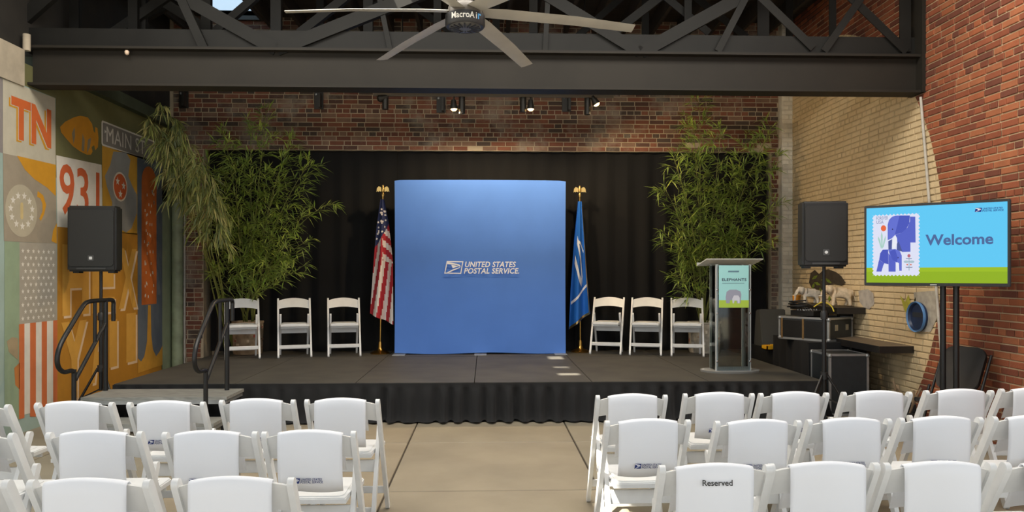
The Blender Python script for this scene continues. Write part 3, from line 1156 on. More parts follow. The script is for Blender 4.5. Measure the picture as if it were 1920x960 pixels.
t, b, lean = flag_stand('flag_on_stand', 'draped red, white and blue flag on brass stand beside blue backdrop', (713, 663), (718, 366))
bm, g = cloth(t, b, [(714, 374), (706, 430), (700, 500), (693, 588)], [(721, 374), (730, 420), (738, 490), (739, 608)], 1.6, us_col)
cl = obj('cloth', bm, FL, t, smooth=True, fix=False)
rs = random.Random(12)
vs = [v.co.copy() for v in cl.data.vertices]
NU = 27
sm = None
for k in range(30):
    j = 6 + int(rs.random() * 22)
    i = 2 + int(rs.random() * 22)
    if (j / 70) > 0.17 + 0.22 * (1 - i / 26) ** 1.2:
        continue
    p = vs[j * NU + i] + Vector((0, -0.006, 0))
    if sm is None:
        bm = bmesh.new()
        prism(bm, star(0, 0, 0.020), (0, 0, 0), (1, 0, 0), (0, 0, 1), (0, -1, 0), 0.002)
        so = obj('star', bm, FL[2], cl)
        sm = so.data
    else:
        so = bpy.data.objects.new('star', sm)
        C.objects.link(so)
        so.parent = cl
    so.location = p


def po_col(u, v):
    return 0


t, b, lean = flag_stand('flag_on_stand', 'draped bright blue postal flag on brass stand right of blue backdrop', (1088, 660), (1087, 367))
bm, g = cloth(t, b, [(1083, 378), (1076, 450), (1070, 540), (1067, 618)], [(1090, 378), (1095, 440), (1100, 520), (1105, 588)], 1.4, po_col, depth=0.06)
cl = obj('cloth', bm, [M_pblue], t, smooth=True, fix=False)
vs = [v.co.copy() for v in cl.data.vertices]


def on_cloth(u, v, lift=0.008):
    i, j = min(25.999, max(0, u * 26)), min(69.999, max(0, v * 70))
    i0, j0 = int(i), int(j)
    a, c = i - i0, j - j0
    q = lambda ii, jj: vs[jj * NU + ii]
    p = (q(i0, j0) * (1 - a) + q(i0 + 1, j0) * a) * (1 - c) + (q(i0, j0 + 1) * (1 - a) + q(i0 + 1, j0 + 1) * a) * c
    return p + Vector((0, -lift, 0))


def cloth_strip(pts, w, m, name):
    bm = bmesh.new()
    P = smooth_path([(x, y, 0) for x, y in pts], 8)
    prev = None
    for i, p in enumerate(P):
        d = (P[min(i + 1, len(P) - 1)] - P[max(i - 1, 0)])
        nrm = Vector((-d.y * 0.35, d.x * 2.9, 0)).normalized()
        a_ = on_cloth(p.x + nrm.x * w, p.y + nrm.y * w / 2.9)
        b_ = on_cloth(p.x - nrm.x * w, p.y - nrm.y * w / 2.9)
        cur = (bm.verts.new(a_), bm.verts.new(b_))
        if prev:
            bm.faces.new((prev[0], prev[1], cur[1], cur[0]))
        prev = cur
    return obj(name, bm, m, cl, fix=False)


cloth_strip([(0.30, 0.31), (0.45, 0.38), (0.60, 0.48), (0.68, 0.60), (0.72, 0.68)], 0.10, M_print_white, 'eagle_emblem')
cloth_strip([(0.18, 0.46), (0.34, 0.54), (0.50, 0.63), (0.66, 0.69)], 0.10, M_print_white, 'eagle_emblem')
cloth_strip([(0.40, 0.33), (0.62, 0.36), (0.86, 0.44)], 0.035, M_print_white, 'eagle_emblem')
cloth_strip([(0.05, 0.80), (0.30, 0.79), (0.60, 0.77), (0.95, 0.74)], 0.035, M_print_white, 'emblem_border')
cloth_strip([(0.02, 0.992), (0.5, 0.985), (0.98, 0.99)], 0.03, M_gold, 'fringe')
cloth_strip([(0.97, 0.05), (0.97, 0.5), (0.97, 0.98)], 0.02, M_gold, 'fringe')

# ================================================================== FOLDING CHAIRS
YZ = dict(ux=(0, 1, 0), uy=(0, 0, 1), n=(1, 0, 0))


def make_chair(label, group):
    t = thing('folding_chair', label, 'chair', group=group)
    bms = []
    for s in (-1, 1):
        bm = bmesh.new()
        prism(bm, capsule((0.200, 0.022), (-0.213, 0.768), 0.044), ((0.200 if s > 0 else -0.224), 0, 0), YZ['ux'], YZ['uy'], YZ['n'], 0.024)
        bmesh.ops.bevel(bm, geom=[e for e in bm.edges if e.is_manifold and e.calc_face_angle(0) > 1.2], offset=0.004, segments=1, affect='EDGES')
        obj('back_post', bm, M_white, t, smooth=35)
    for s in (-1, 1):
        bm = bmesh.new()
        prism(bm, capsule((-0.215, 0.022), (0.035, 0.560), 0.044), ((0.170 if s > 0 else -0.194), 0, 0), YZ['ux'], YZ['uy'], YZ['n'], 0.024)
        bmesh.ops.bevel(bm, geom=[e for e in bm.edges if e.is_manifold and e.calc_face_angle(0) > 1.2], offset=0.004, segments=1, affect='EDGES')
        obj('rear_leg', bm, M_white, t, smooth=35)
    # arched back rail, leaning with the posts and slightly dished
    bm = bmesh.new()
    N = 14
    rings = []
    for i in range(N + 1):
        u = i / N * 2 - 1
        x = 0.201 * u
        zt, zb_ = 0.792 - 0.034 * u * u, 0.668 - 0.022 * u * u
        dish = -0.016 * (1 - u * u)
        ring = []
        for z, yo in ((zb_, -0.009), (zt, -0.009), (zt, 0.009), (zb_, 0.009)):
            yp = 0.200 - 0.413 * (z - 0.022) / 0.746
            ring.append(bm.verts.new((x, yp + dish + yo, z)))
        rings.append(ring)
    for a, b_ in zip(rings, rings[1:]):
        for k in range(4):
            bm.faces.new((a[k], a[(k + 1) % 4], b_[(k + 1) % 4], b_[k]))
    bm.faces.new(rings[0])
    bm.faces.new(rings[-1][::-1])
    obj('back_rail', bm, M_white, t, smooth=40)
    # seat: wide at the front, notched for the rear legs
    bm = bmesh.new()
    out = [(-0.166, -0.165), (0.166, -0.165), (0.166, 0.035), (0.197, 0.055), (0.197, 0.19), (0.18, 0.215), (-0.18, 0.215), (-0.197, 0.19), (-0.197, 0.055), (-0.166, 0.035)]
    prism(bm, out, (0, 0, 0.424), (1, 0, 0), (0, 1, 0), (0, 0, 1), 0.028)
    bmesh.ops.bevel(bm, geom=[e for e in bm.edges if e.verts[0].co.z > 0.44 and e.verts[1].co.z > 0.44], offset=0.006, segments=2, affect='EDGES')
    seat = obj('seat', bm, M_white, t, smooth=40)
    bm = bmesh.new()
    prism(bm, rrect(-0.15, -0.145, 0.15, 0.19, 0.04), (0, 0, 0.4515), (1, 0, 0), (0, 1, 0), (0, 0, 1), 0.006)
    obj('seat_pad', bm, M_white, seat, smooth=40)

    def stretch(name, y, z, w, h, d=0.016):
        bm = bx((0, y, z), (w, d, h))
        bmesh.ops.bevel(bm, geom=bm.edges[:], offset=0.003, segments=1, affect='EDGES')
        obj(name, bm, M_white, t)
    stretch('front_stretcher', 0.200 - 0.413 * (0.145 - 0.022) / 0.746, 0.145, 0.402, 0.046)
    stretch('rear_stretcher', -0.215 + 0.25 * (0.105 - 0.022) / 0.538, 0.105, 0.342, 0.042)
    stretch('rear_stretcher', -0.215 + 0.25 * (0.350 - 0.022) / 0.538, 0.350, 0.342, 0.075)
    stretch('seat_apron', 0.165, 0.408, 0.36, 0.03)
    return t


G_AUD = 'white folding chairs for the audience'
G_STG = 'white folding chairs on the stage'
proto = make_chair('x', G_AUD)
first = [True]


def chair_at(loc, rz, label, group):
    if first[0]:
        first[0] = False
        proto.location = loc
        proto.rotation_euler = (0, 0, rz)
        proto['label'] = label
        proto['group'] = group
        return proto
    r = dup(proto, loc, rz, label)
    r['group'] = group
    return r


ORD = ['first', 'second', 'third', 'fourth', 'fifth', 'sixth']


def make_cover(label, group, reserved, seed):
    """cloth sleeve over the chair back, built in the chair's own frame"""
    rg = random.Random(seed)
    t = thing('chair_back_cover', label, 'chair cover', group=group)
    bm = bmesh.new()
    N, W = 18, 0.1525
    dx = (rg.random() - 0.5) * 0.02
    rows = []
    w1, w2, w3 = rg.random() * 6, rg.random() * 6, rg.random() * 0.008
    for i in range(N + 1):
        u = i / N * 2 - 1
        x = W * u + dx
        uu = x / 0.201
        zt = 0.797 - 0.034 * uu * uu
        yt = 0.200 - 0.413 * (zt - 0.022) / 0.746 - 0.016 * (1 - uu * uu)
        wav = 0.004 * math.sin(3.1 * u + w1)
        sec = [(yt + 0.10, zt - 0.20), (yt + 0.035, zt - 0.05), (yt + 0.0155, zt - 0.006), (yt + 0.006, zt + 0.004), (yt - 0.008, zt + 0.004), (yt - 0.0165, zt - 0.006),
               (yt - 0.017 + 0.2 * wav, zt - 0.05), (yt - 0.016 + wav, zt - 0.13), (yt - 0.008 + wav * 1.5, zt - 0.21), (yt + 0.004 + wav * 2 + w3, 0.505 + 0.003 * math.sin(2 * u + w2))]
        rows.append([(x, y, z) for y, z in sec])
    V = [[bm.verts.new(p) for p in r] for r in rows]
    for a, b_ in zip(V, V[1:]):
        for k in range(len(a) - 1):
            bm.faces.new((a[k], a[k + 1], b_[k + 1], b_[k]))
    c_o = obj('cloth_panel', bm, M_cover, t, smooth=True)
    md = c_o.modifiers.new('thickness', 'SOLIDIFY')
    md.thickness = 0.003
    md.offset = 1
    zl = 0.553
    yb_ = rows[N // 2][8][1] - 0.011
    postal_logo(t, (-0.078 + dx, yb_, zl), (1, 0, 0), (0, 0.08, 1), (0, -1, 0), 0.0245, False, 0.0012)
    if reserved:
        bm = bmesh.new()
        y0 = rows[N // 2][6][1] - 0.0085
        add_text(bm, 'Reserved', lambda u, v: Vector((-0.058 + 0.118 * u + dx, y0 - 0.003 + 0.002 * v, 0.722 + 0.023 * v)), 0.012)
        obj('reserved_lettering', bm, mat('printed_black', (36, 36, 36), 0.7), t)
    return t


BL = [[(-62, 757), (135, 753), (308, 752), (480, 748), (640, 747)], [(-72, 811), (172, 808), (390, 808), (577, 807)], [(-108, 899), (160, 898), (433, 895)]]
BR = [[(1186, 739), (1350, 736), (1492, 735), (1648, 733), (1803, 730), (1944, 727)], [(1217, 786), (1425, 787), (1597, 784), (1770, 781), (1946, 779)], [(1345, 870), (1550, 867), (1768, 866), (1992, 864)]]
ROWN = ['front', 'middle', 'nearest']
ri = random.Random(21)
cov_p = {}
for side, block in (('left', BL), ('right', BR)):
    for r, row in enumerate(block):
        n = len(row)
        for k, (px, py) in enumerate(row):
            p = onZ(px, py, 0.800)
            rz = (ri.random() - 0.5) * 0.05
            c_, s_ = math.cos(rz), math.sin(rz)
            dy = -0.245                       # the top of the back sits behind the seat centre
            loc = (p.x + s_ * dy, p.y - c_ * dy, 0.0)
            pos = (n - k) if side == 'left' else k + 1
            where = '%s from aisle, %s row, %s block' % (ORD[pos - 1], ROWN[r], side)
            chair_at(loc, rz, 'white folding chair ' + where, G_AUD)
            cv = make_cover(('white cover marked Reserved on chair ' if (side, r, k) == ('right', 2, 0) else 'white postal-logo cover on chair ') + where,
                            'white covers over the audience chair backs', (side, r, k) == ('right', 2, 0), r * 31 + k * 7 + len(side))
            cv.location = loc
            cv.rotation_euler = (0, 0, rz)
for (px, py), rz, lab in (((455, 674), 0.34, 'white folding chair on stage in front of the patterned planter, by the steps'), ((553, 671), 0.28, 'white folding chair on stage, middle of the three left of the flag'),
                          ((646, 669), 0.22, 'white folding chair on stage nearest the striped flag'), ((1135, 665), -0.30, 'white folding chair on stage nearest the blue postal flag'),
                          ((1210, 667), -0.28, 'white folding chair on stage, middle of the three right of the backdrop'), ((1289, 669), -0.24, 'white folding chair on stage next to the clear lectern')):
    p = onZ(px, py, SZ)
    chair_at((p.x - 0.2 * math.sin(rz), p.y + 0.2 * math.cos(rz), SZ), PI + rz, lab, G_STG)

# ================================================================== CLEAR LECTERN
lp = onZ(1376, 699, SZ)
lec = thing('lectern', 'clear acrylic lectern with an elephants poster on its front', 'lectern', lp, 0.0)
M_acr = glass('clear_acrylic', (236, 240, 240), 0.05, 0.0)
M_acr_edge = glass('acrylic_edge', (236, 240, 240), 0.15, 0.42, True)
bm = bmesh.new()
prism(bm, ellipse(0, 0.14, 0.34, 0.23, 32), (0, 0, 0), (1, 0, 0), (0, 1, 0), (0, 0, 1), 0.02)
obj('base', bm, glass('base_acrylic', (190, 190, 186), 0.1, 0.3, True), lec, smooth=40)
for s in (-1, 1):
    bm = bx((s * 0.19, 0.03, 0.63), (0.028, 0.028, 1.22))
    obj('upright', bm, M_acr_edge, lec)
    bm = bx((s * 0.19, 0.26, 0.63), (0.02, 0.02, 1.22))
    obj('upright', bm, M_acr_edge, lec)
    bm = bx((s * 0.202, 0.145, 0.63), (0.006, 0.22, 1.20))
    obj('side_panel', bm, M_acr, lec)
    for z in (0.13, 0.68, 0.95):
        bm = bmesh.new()
        lathe(bm, [(0.0, -0.004), (0.011, -0.004), (0.011, 0.006), (0, 0.010)], 10, (s * 0.19, 0.012, z), Matrix.Rotation(PI / 2, 3, 'X'))
        obj('bolt', bm, M_chrome, lec, smooth=40)
obj('front_panel', bx((0, 0.012, 0.63), (0.38, 0.006, 1.20)), M_acr, lec)
obj('foot_rail', bx((0, 0.03, 0.045), (0.41, 0.03, 0.045)), M_acr_edge, lec)
bm = bmesh.new()
tilt = Matrix.Rotation(math.radians(-10), 4, 'X')
box(bm, (0, 0.16, 1.265), (0.65, 0.40, 0.012), tilt)
M_acr_shelf = glass('acrylic_shelf', (250, 252, 252), 0.1, 0.22, True)
obj('reading_shelf', bm, M_acr_shelf, lec)
obj('shelf_lip', bx((0, 0.36, 1.245), (0.65, 0.012, 0.04)), M_acr_edge, lec)
# poster
M_sky = mat('poster_sky', (158, 214, 214), 0.6)
M_grass = mat('poster_green', (168, 196, 70), 0.6)
pz0, pz1, pw2 = 0.745, 1.228, 0.172
post = obj('poster', bx((0, 0.003, (pz0 + pz1) / 2), (2 * pw2, 0.005, pz1 - pz0)), M_sky, lec)


def sheet(name, pts, col, parent, y, rough=0.6, emit=None):
    bm = bmesh.new()
    flat(bm, [Vector((x, y, z)) for x, z in pts])
    ears(bm)
    m = mat('print_%d_%d_%d' % col, col, rough) if not emit else mat('screen_%d_%d_%d' % col, (0, 0, 0), 0.3, emit=col, estr=emit, spec=0.2)
    return obj(name, bm, m, parent)


yp = -0.0012
sheet('printed_meadow', [(-pw2, pz0), (pw2, pz0), (pw2, pz0 + 0.085), (-pw2, pz0 + 0.085)], (168, 196, 70), post, yp)
sheet('printed_elephant', [(-0.09, pz0 + 0.05), (-0.05, pz0 + 0.05), (-0.045, pz0 + 0.09), (0.03, pz0 + 0.09), (0.035, pz0 + 0.05), (0.075, pz0 + 0.05), (0.085, pz0 + 0.15), (0.075, pz0 + 0.185), (0.03, pz0 + 0.205), (-0.05, pz0 + 0.205), (-0.085, pz0 + 0.18), (-0.095, pz0 + 0.12)], (152, 154, 172), post, yp - 0.001)
sheet('printed_elephant', [(-0.015, pz0 + 0.05), (0.0, pz0 + 0.05), (0.005, pz0 + 0.08), (0.04, pz0 + 0.08), (0.045, pz0 + 0.05), (0.065, pz0 + 0.05), (0.068, pz0 + 0.11), (0.05, pz0 + 0.14), (0.0, pz0 + 0.14), (-0.02, pz0 + 0.10)], (206, 208, 220), post, yp - 0.002)
bm = bmesh.new()
add_text(bm, 'ELEPHANTS', lambda u, v: Vector((-0.138 + 0.282 * u, yp - 0.001, pz0 + 0.305 + 0.030 * v)), 0.02, 0.0, 1.1)
obj('lettering', bm, mat('printed_slate', (62, 70, 92), 0.7), post)
sheet('printed_rule', [(-0.135, pz0 + 0.276), (0.12, pz0 + 0.276), (0.12, pz0 + 0.284), (-0.135, pz0 + 0.284)], (120, 160, 166), post, yp - 0.001)
sheet('printed_emblem', [(-0.07, pz0 + 0.405), (0.055, pz0 + 0.405), (0.06, pz0 + 0.422), (-0.065, pz0 + 0.422)], (96, 130, 146), post, yp - 0.001)

# ================================================================== STAGE STEPS
st = thing('stage_steps', 'portable aluminium stage steps with two black tubular handrails', 'steps', (-3.15, 7.2, 0))
stx0, stx1 = -3.82, -2.46
M_tread = mat('grey_tread', (158, 158, 152), 0.55, 0.2, vary=0.35, vscale=9, stretch=(1, 6, 6))
for z, y0, y1 in ((0.375, 7.18, 7.69), (0.19, 6.84, 7.16)):
    bm = bmesh.new()
    box2(bm, (stx0, y0, z - 0.030), (stx1, y1, z))
    tr = obj('tread', bm, M_tread, st, True)
    bm = bmesh.new()
    box2(bm, (stx0 + 0.01, y0 + 0.012, z - 0.070), (stx1 - 0.01, y0 + 0.04, z - 0.032))
    box2(bm, (stx1 - 0.04, y0 + 0.012, z - 0.070), (stx1 - 0.012, y1 - 0.01, z - 0.032))
    box2(bm, (stx0 + 0.012, y0 + 0.012, z - 0.070), (stx0 + 0.04, y1 - 0.01, z - 0.032))
    obj('tread_frame', bm, M_alu, tr, True)
for x in (stx0 + 0.05, stx1 - 0.05):
    for y, z in ((7.24, 0.305), (7.68, 0.305), (6.90, 0.12)):
        obj('leg', box2(bmesh.new(), (x - 0.02, y - 0.02, 0), (x + 0.02, y + 0.02, z)), M_black_metal, st, True)
for x in (-3.80, -2.60):
    path = smooth_path([(x, 7.03, 0.64), (x, 6.98, 0.655), (x, 6.86, 0.66), (x, 6.775, 0.72), (x, 6.765, 0.82), (x, 6.83, 0.93), (x, 7.02, 1.10), (x, 7.18, 1.235), (x, 7.26, 1.272), (x, 7.38, 1.28), (x, 7.58, 1.28), (x, 7.72, 1.278), (x, 7.76, 1.25), (x, 7.76, 1.20), (x, 7.76, 1.06)], 5)
    bm = bmesh.new()
    tube(bm, path, 0.021, 12)
    hr = obj('handrail', bm, M_black_metal, st, True, smooth=50)
    bm = bmesh.new()
    tube(bm, [(x, 7.03, 0.0), (x, 7.03, 0.66)], 0.021, 12)
    obj('post', bm, M_black_metal, hr, True, smooth=50)
    bm = bmesh.new()
    tube(bm, [(x, 7.60, 0.0), (x, 7.60, 1.28)], 0.023, 12)
    obj('post', bm, M_black_metal, hr, True, smooth=50)
    bm = bmesh.new()
    tube(bm, [(x, 7.05, 0.56), (x, 7.59, 1.04)], 0.019, 12)
    obj('brace', bm, M_black_metal, hr, True, smooth=50)
    bm = bmesh.new()
    tube(bm, [(x, 7.40, 1.28), (x, 7.40, 0.88)], 0.017, 12)
    obj('baluster', bm, M_black_metal, hr, True, smooth=50)


# ================================================================== LOUDSPEAKERS
def speaker_stand(label, base, top_z, spread, rz):
    t = thing('speaker_stand', label, 'stand', base, rz)
    bm = bmesh.new()
    tube(bm, [(0, 0, 0.30), (0, 0, top_z - 0.45)], 0.021, 14)
    obj('lower_tube', bm, M_black_metal, t, smooth=50)
    bm = bmesh.new()
    tube(bm, [(0, 0, top_z - 0.55), (0, 0, top_z)], 0.0165, 14)
    obj('upper_tube', bm, M_black_metal, t, smooth=50)
    bm = bmesh.new()
    lathe(bm, [(0.0, 0), (0.032, 0), (0.034, 0.06), (0.026, 0.085), (0, 0.085)], 16, (0, 0, top_z - 0.52))
    obj('collar', bm, M_black_plastic, t, smooth=50)
    bm = bmesh.new()
    lathe(bm, [(0.0, 0), (0.036, 0), (0.036, 0.07), (0.0, 0.07)], 16, (0, 0, 0.50))
    obj('hub', bm, M_black_plastic, t, smooth=50)
    for k in range(3):
        a = 2 * PI * k / 3
        e = Vector((math.cos(a) * spread, math.sin(a) * spread, 0.015))
        bm = bmesh.new()
        tube(bm, [(math.cos(a) * 0.03, math.sin(a) * 0.03, 0.54), e], 0.013, 8)
        lg = obj('leg', bm, M_black_metal, t, smooth=50)
        bm = bmesh.new()
        tube(bm, [(0, 0, 0.32), e * 0.55 + Vector((0, 0, 0.235))], 0.008, 6)
        obj('brace', bm, M_black_metal, lg, smooth=50)
        bm = bmesh.new()
        tube(bm, [e * 0.97 + Vector((0, 0, 0.03)), e * 1.04 - Vector((0, 0, 0.01))], 0.018, 8)
        obj('foot', bm, M_black_plastic, lg, smooth=50)
    return t


def speaker(label, loc, w, h, rz, logo_sq):
    t = thing('loudspeaker', label, 'loudspeaker', loc, rz, group='powered loudspeakers on stands')
    d = 0.36
    bm = bmesh.new()
    pts = [(-w / 2, 0.0), (w / 2, 0.0), (w / 2, d * 0.45), (w * 0.30, d), (-w * 0.30, d), (-w / 2, d * 0.45)]
    prism(bm, pts, (0, 0, 0), (1, 0, 0), (0, 1, 0), (0, 0, 1), h)
    bmesh.ops.bevel(bm, geom=bm.edges[:], offset=0.018, segments=3, affect='EDGES')
    obj('cabinet', bm, M_black_plastic, t, smooth=45)
    bm = bmesh.new()
    prism(bm, rrect(-w / 2 + 0.022, 0.055, w / 2 - 0.022, h - 0.045, 0.03), (0, 0.004, 0), (1, 0, 0), (0, 0, 1), (0, -1, 0), 0.014)
    gr = obj('grille', bm, M_grille, t, smooth=40)
    bm = bmesh.new()
    prism(bm, rrect(-w * 0.30, 0.022, w * 0.30, 0.040, 0.006), (0, 0.002, 0), (1, 0, 0), (0, 0, 1), (0, -1, 0), 0.010)
    obj('bass_port', bm, mat('port_grey', (58, 58, 58), 0.5), t)
    bm = bmesh.new()
    prism(bm, rrect(-0.030, 0.11, 0.030, 0.17, 0.012), (0, -0.009, 0), (1, 0, 0), (0, 0, 1), (0, -1, 0), 0.006)
    bd_ = obj('badge', bm, mat('badge_grey', (70, 70, 70), 0.4), gr)
    bm = bmesh.new()
    prism(bm, rrect(-0.015, 0.125, 0.015, 0.155, 0.004 if logo_sq else 0.0149), (0, -0.015, 0), (1, 0, 0), (0, 0, 1), (0, -1, 0), 0.003)
    obj('badge_mark', bm, mat('badge_light', (210, 210, 210), 0.4), gr)
    for s in (-1, 1):
        bm = bx((s * w * 0.36, 0.10, -0.008), (0.06, 0.10, 0.018))
        obj('rubber_foot', bm, M_black_plastic, t)
        bm = bx((s * w * 0.36, 0.24 * 0.8, h * 0.62), (0.02, 0.10, 0.10))
        obj('handle', bm, M_black_plastic, t)
    return t


b0 = onY(182, 600, 7.98)
zt_, zb_ = onY(173, 386, 7.98).z, onY(173, 509, 7.98).z
wl = (onY(218, 450, 7.98) - onY(129, 450, 7.98)).length
speaker_stand('black tripod speaker stand on the left, standing before the mural', (b0.x - 0.02, 8.10, 0), zb_, 0.30, PI / 2)
speaker('black loudspeaker on the left, in front of the mural', (onY(174, 450, 7.98).x, 7.95, zb_), wl, zt_ - zb_, 0.06, True)
b1 = onY(1545, 600, 7.72)
zt_, zb_ = onY(1545, 378, 7.2).z, onY(1545, 500, 7.2).z
wr = (onY(1585, 450, 7.2) - onY(1503, 450, 7.2)).length
speaker_stand('black tripod speaker stand on the right, at the stage corner', (onY(1545, 600, 7.28).x, 7.28, 0), zb_, 0.36, -0.55)
speaker('black loudspeaker on the right, against the cream disc', (onY(1544, 450, 7.2).x, 7.15, zb_), wr, zt_ - zb_, -0.10, False)

# ================================================================== TELEVISION
hT = 0.72
dL, dR = F_PX * hT / 149.0, F_PX * hT / 166.0


def cam_pt(x, y, d):
    return Vector((0, 0, CAM_H)) + R_V * ((x - CX) / F_PX * d) + F_V * d + Vector((0, 0, (CY - y) / F_PX * d))


pL, pR = cam_pt(1620, 535.5, dL), cam_pt(1895, 538, dR)
zT = (pL.z + pR.z) / 2
wT = (pR - pL).to_2d().length
aT = math.atan2(pR.y - pL.y, pR.x - pL.x)
cT = (pL + pR) / 2
tv = thing('television', 'wide flat television showing a blue Welcome slide with elephants', 'television', (cT.x, cT.y, zT), aT)
bm = bx((0, 0.03, hT / 2), (wT, 0.05, hT))
bmesh.ops.bevel(bm, geom=bm.edges[:], offset=0.006, segments=2, affect='EDGES')
obj('housing', bm, M_black_plastic, tv)
obj('back_box', bx((0, 0.075, hT * 0.45), (wT * 0.5, 0.05, hT * 0.5)), M_black_plastic, tv)
obj('badge', bx((0, 0.003, 0.012), (0.05, 0.004, 0.006)), mat('badge_light', (210, 210, 210)), tv)
EM = 1.22
x0, x1, z0, z1 = -wT / 2 + 0.020, wT / 2 - 0.022, 0.028, hT - 0.022
SW, SH = x1 - x0, z1 - z0


def U(u, v):
    return (x0 + SW * u, z0 + SH * v)


def scr(name, pts, col, l, parent=None):
    return sheet(name, [U(*p) for p in pts], col, parent or tvs, 0.0045 - 0.0012 * l, emit=EM)


tvs = sheet('screen', [U(0, 0), U(1, 0), U(1, 1), U(0, 1)], (96, 205, 250), tv, 0.0045, emit=EM)
scr('slide_grass', [(0, 0), (1, 0), (1, 0.20), (0, 0.20)], (158, 192, 24), 1)
scr('slide_grass', [(0, 0), (1, 0), (1, 0.145), (0, 0.145)], (146, 180, 20), 2)
# stamp with toothed edge
su0, su1, sv0, sv1 = 0.045, 0.405, 0.085, 0.91
teeth = []


def side_(a, b, n, o):
    for k in range(n):
        f = k / n
        teeth.append((a[0] + (b[0] - a[0]) * f, a[1] + (b[1] - a[1]) * f))
        f = (k + 0.5) / n
        teeth.append((a[0] + (b[0] - a[0]) * f + o[0], a[1] + (b[1] - a[1]) * f + o[1]))


side_((su0, sv0), (su1, sv0), 13, (0, 0.02))
side_((su1, sv0), (su1, sv1), 17, (-0.012, 0))
side_((su1, sv1), (su0, sv1), 13, (0, -0.02))
side_((su0, sv1), (su0, sv0), 17, (0.012, 0))
stp = scr('slide_stamp', teeth, (226, 230, 250), 3)
# two plain faceted elephants, flowers
BLU, BL2, BL3, BDK = (98, 112, 212), (84, 98, 200), (72, 86, 190), (72, 84, 150)


def E(x, y):
    """stamp drawing measured in a 1536 x 960 close-up of the screen"""
    tpf = (x - 112) / (1388 - 112)
    ytop = 152 + (76 - 152) * tpf
    return (tpf, 1 - (y - ytop) / ((828 + 6 * tpf) - ytop))


def dr(name, pts, col, l):
    return scr(name, [E(*p) for p in pts], col, l)


dr('elephant_shape', [(322, 440), (322, 300), (335, 255), (365, 225), (400, 215), (437, 213), (412, 310), (395, 390), (360, 425)], BLU, 4)
dr('elephant_shape', [(437, 213), (535, 212), (530, 280), (505, 330), (460, 370), (392, 390), (415, 300)], BL3, 5)
dr('elephant_shape', [(535, 222), (585, 222), (588, 460), (538, 460)], BL2, 4)
dr('elephant_shape', [(395, 390), (460, 370), (510, 325), (538, 260), (540, 545), (462, 548), (415, 470), (412, 420)], BL2, 4)
dr('elephant_shape', [(328, 450), (366, 430), (362, 530), (330, 530)], BDK, 5)
dr('tusk_shape', [(366, 500), (372, 440), (398, 398), (414, 430), (412, 470), (385, 525)], (238, 240, 250), 6)
dr('elephant_shape', [(412, 470), (428, 450), (465, 545), (410, 530)], BDK, 5)
dr('eye_shape', ellipse(370, 340, 6, 7, 10), (40, 40, 90), 6)
dr('elephant_shape', [(240, 620), (250, 560), (275, 528), (328, 526), (330, 660), (290, 652)], BL3, 6)
dr('elephant_shape', [(238, 620), (290, 652), (280, 672), (262, 728), (212, 728), (228, 665)], BL2, 6)
dr('elephant_shape', [(328, 526), (395, 520), (440, 540), (458, 580), (458, 720), (434, 720), (432, 650), (400, 640), (345, 580)], BLU, 6)
dr('elephant_shape', [(330, 560), (400, 640), (400, 728), (332, 728)], BL2, 7)
dr('elephant_shape', [(340, 545), (395, 522), (420, 600), (412, 640), (370, 620)], BL3, 8)
dr('tusk_shape', [(404, 655), (420, 640), (436, 715), (424, 715)], (238, 240, 250), 8)
dr('eye_shape', ellipse(424, 600, 5, 6, 10), (40, 40, 90), 8)
dr('flower_shape', ellipse(282, 332, 26, 28, 20), (236, 104, 58), 5)
for q in ([(258, 520), (228, 430), (230, 405), (250, 440), (262, 500)], [(262, 520), (256, 400), (264, 360), (274, 400), (272, 510)], [(268, 520), (282, 450), (302, 395), (304, 430), (284, 500)]):
    dr('leaf_shape', q, (172, 212, 200), 5)
dr('flower_shape', ellipse(526, 582, 15, 16, 16), (190, 104, 122), 5)
dr('leaf_shape', [(524, 718), (524, 600), (530, 600), (530, 718)], (140, 170, 180), 5)
for q in (ellipse(500, 637, 24, 12, 14), ellipse(553, 637, 24, 12, 14)):
    dr('leaf_shape', q, (170, 196, 206), 5)
for q in (ellipse(510, 663, 8, 8, 10), ellipse(544, 663, 8, 8, 10)):
    dr('flower_shape', q, (220, 110, 80), 6)
for q in ([(495, 604), (555, 604), (550, 612), (500, 612)], [(492, 684), (562, 684), (555, 692), (500, 692)]):
    dr('leaf_shape', q, (140, 150, 180), 5)


def scr_text(name, body, q, col, l, bold=0.0, shear=0.0):
    (ua, va), (ub, vb) = E(*q[0]), E(*q[1])
    bm = bmesh.new()
    add_text(bm, body, lambda u, v: Vector((U(ua + (ub - ua) * u, 0)[0], 0.0045 - 0.0012 * l, U(0, vb + (va - vb) * v)[1])), bold, shear)
    return obj(name, bm, mat('screen_%d_%d_%d' % col, (0, 0, 0), 0.3, emit=col, estr=EM, spec=0.2), tvs)


scr_text('slide_lettering', 'FOREVER', ((212, 226), (326, 252)), (120, 128, 170), 4)
scr_text('slide_lettering', 'USA', ((212, 262), (282, 290)), (120, 128, 170), 4)
scr_text('slide_lettering', 'Welcome', ((678, 388), (1272, 472)), (74, 104, 156), 2, 0.028)
lo2 = U(*E(1114, 176))
hl = U(0, E(1114, 138)[1])[1] - lo2[1]
M_scr_navy = mat('screen_navy', (0, 0, 0), 0.3, emit=(24, 44, 130), estr=EM, spec=0.2)
postal_logo(tvs, (lo2[0], 0.0045, lo2[1]), (1, 0, 0), (0, 0, 1), (0, -1, 0), hl, False, 0.0012, word=M_scr_navy, em=M_scr_navy)

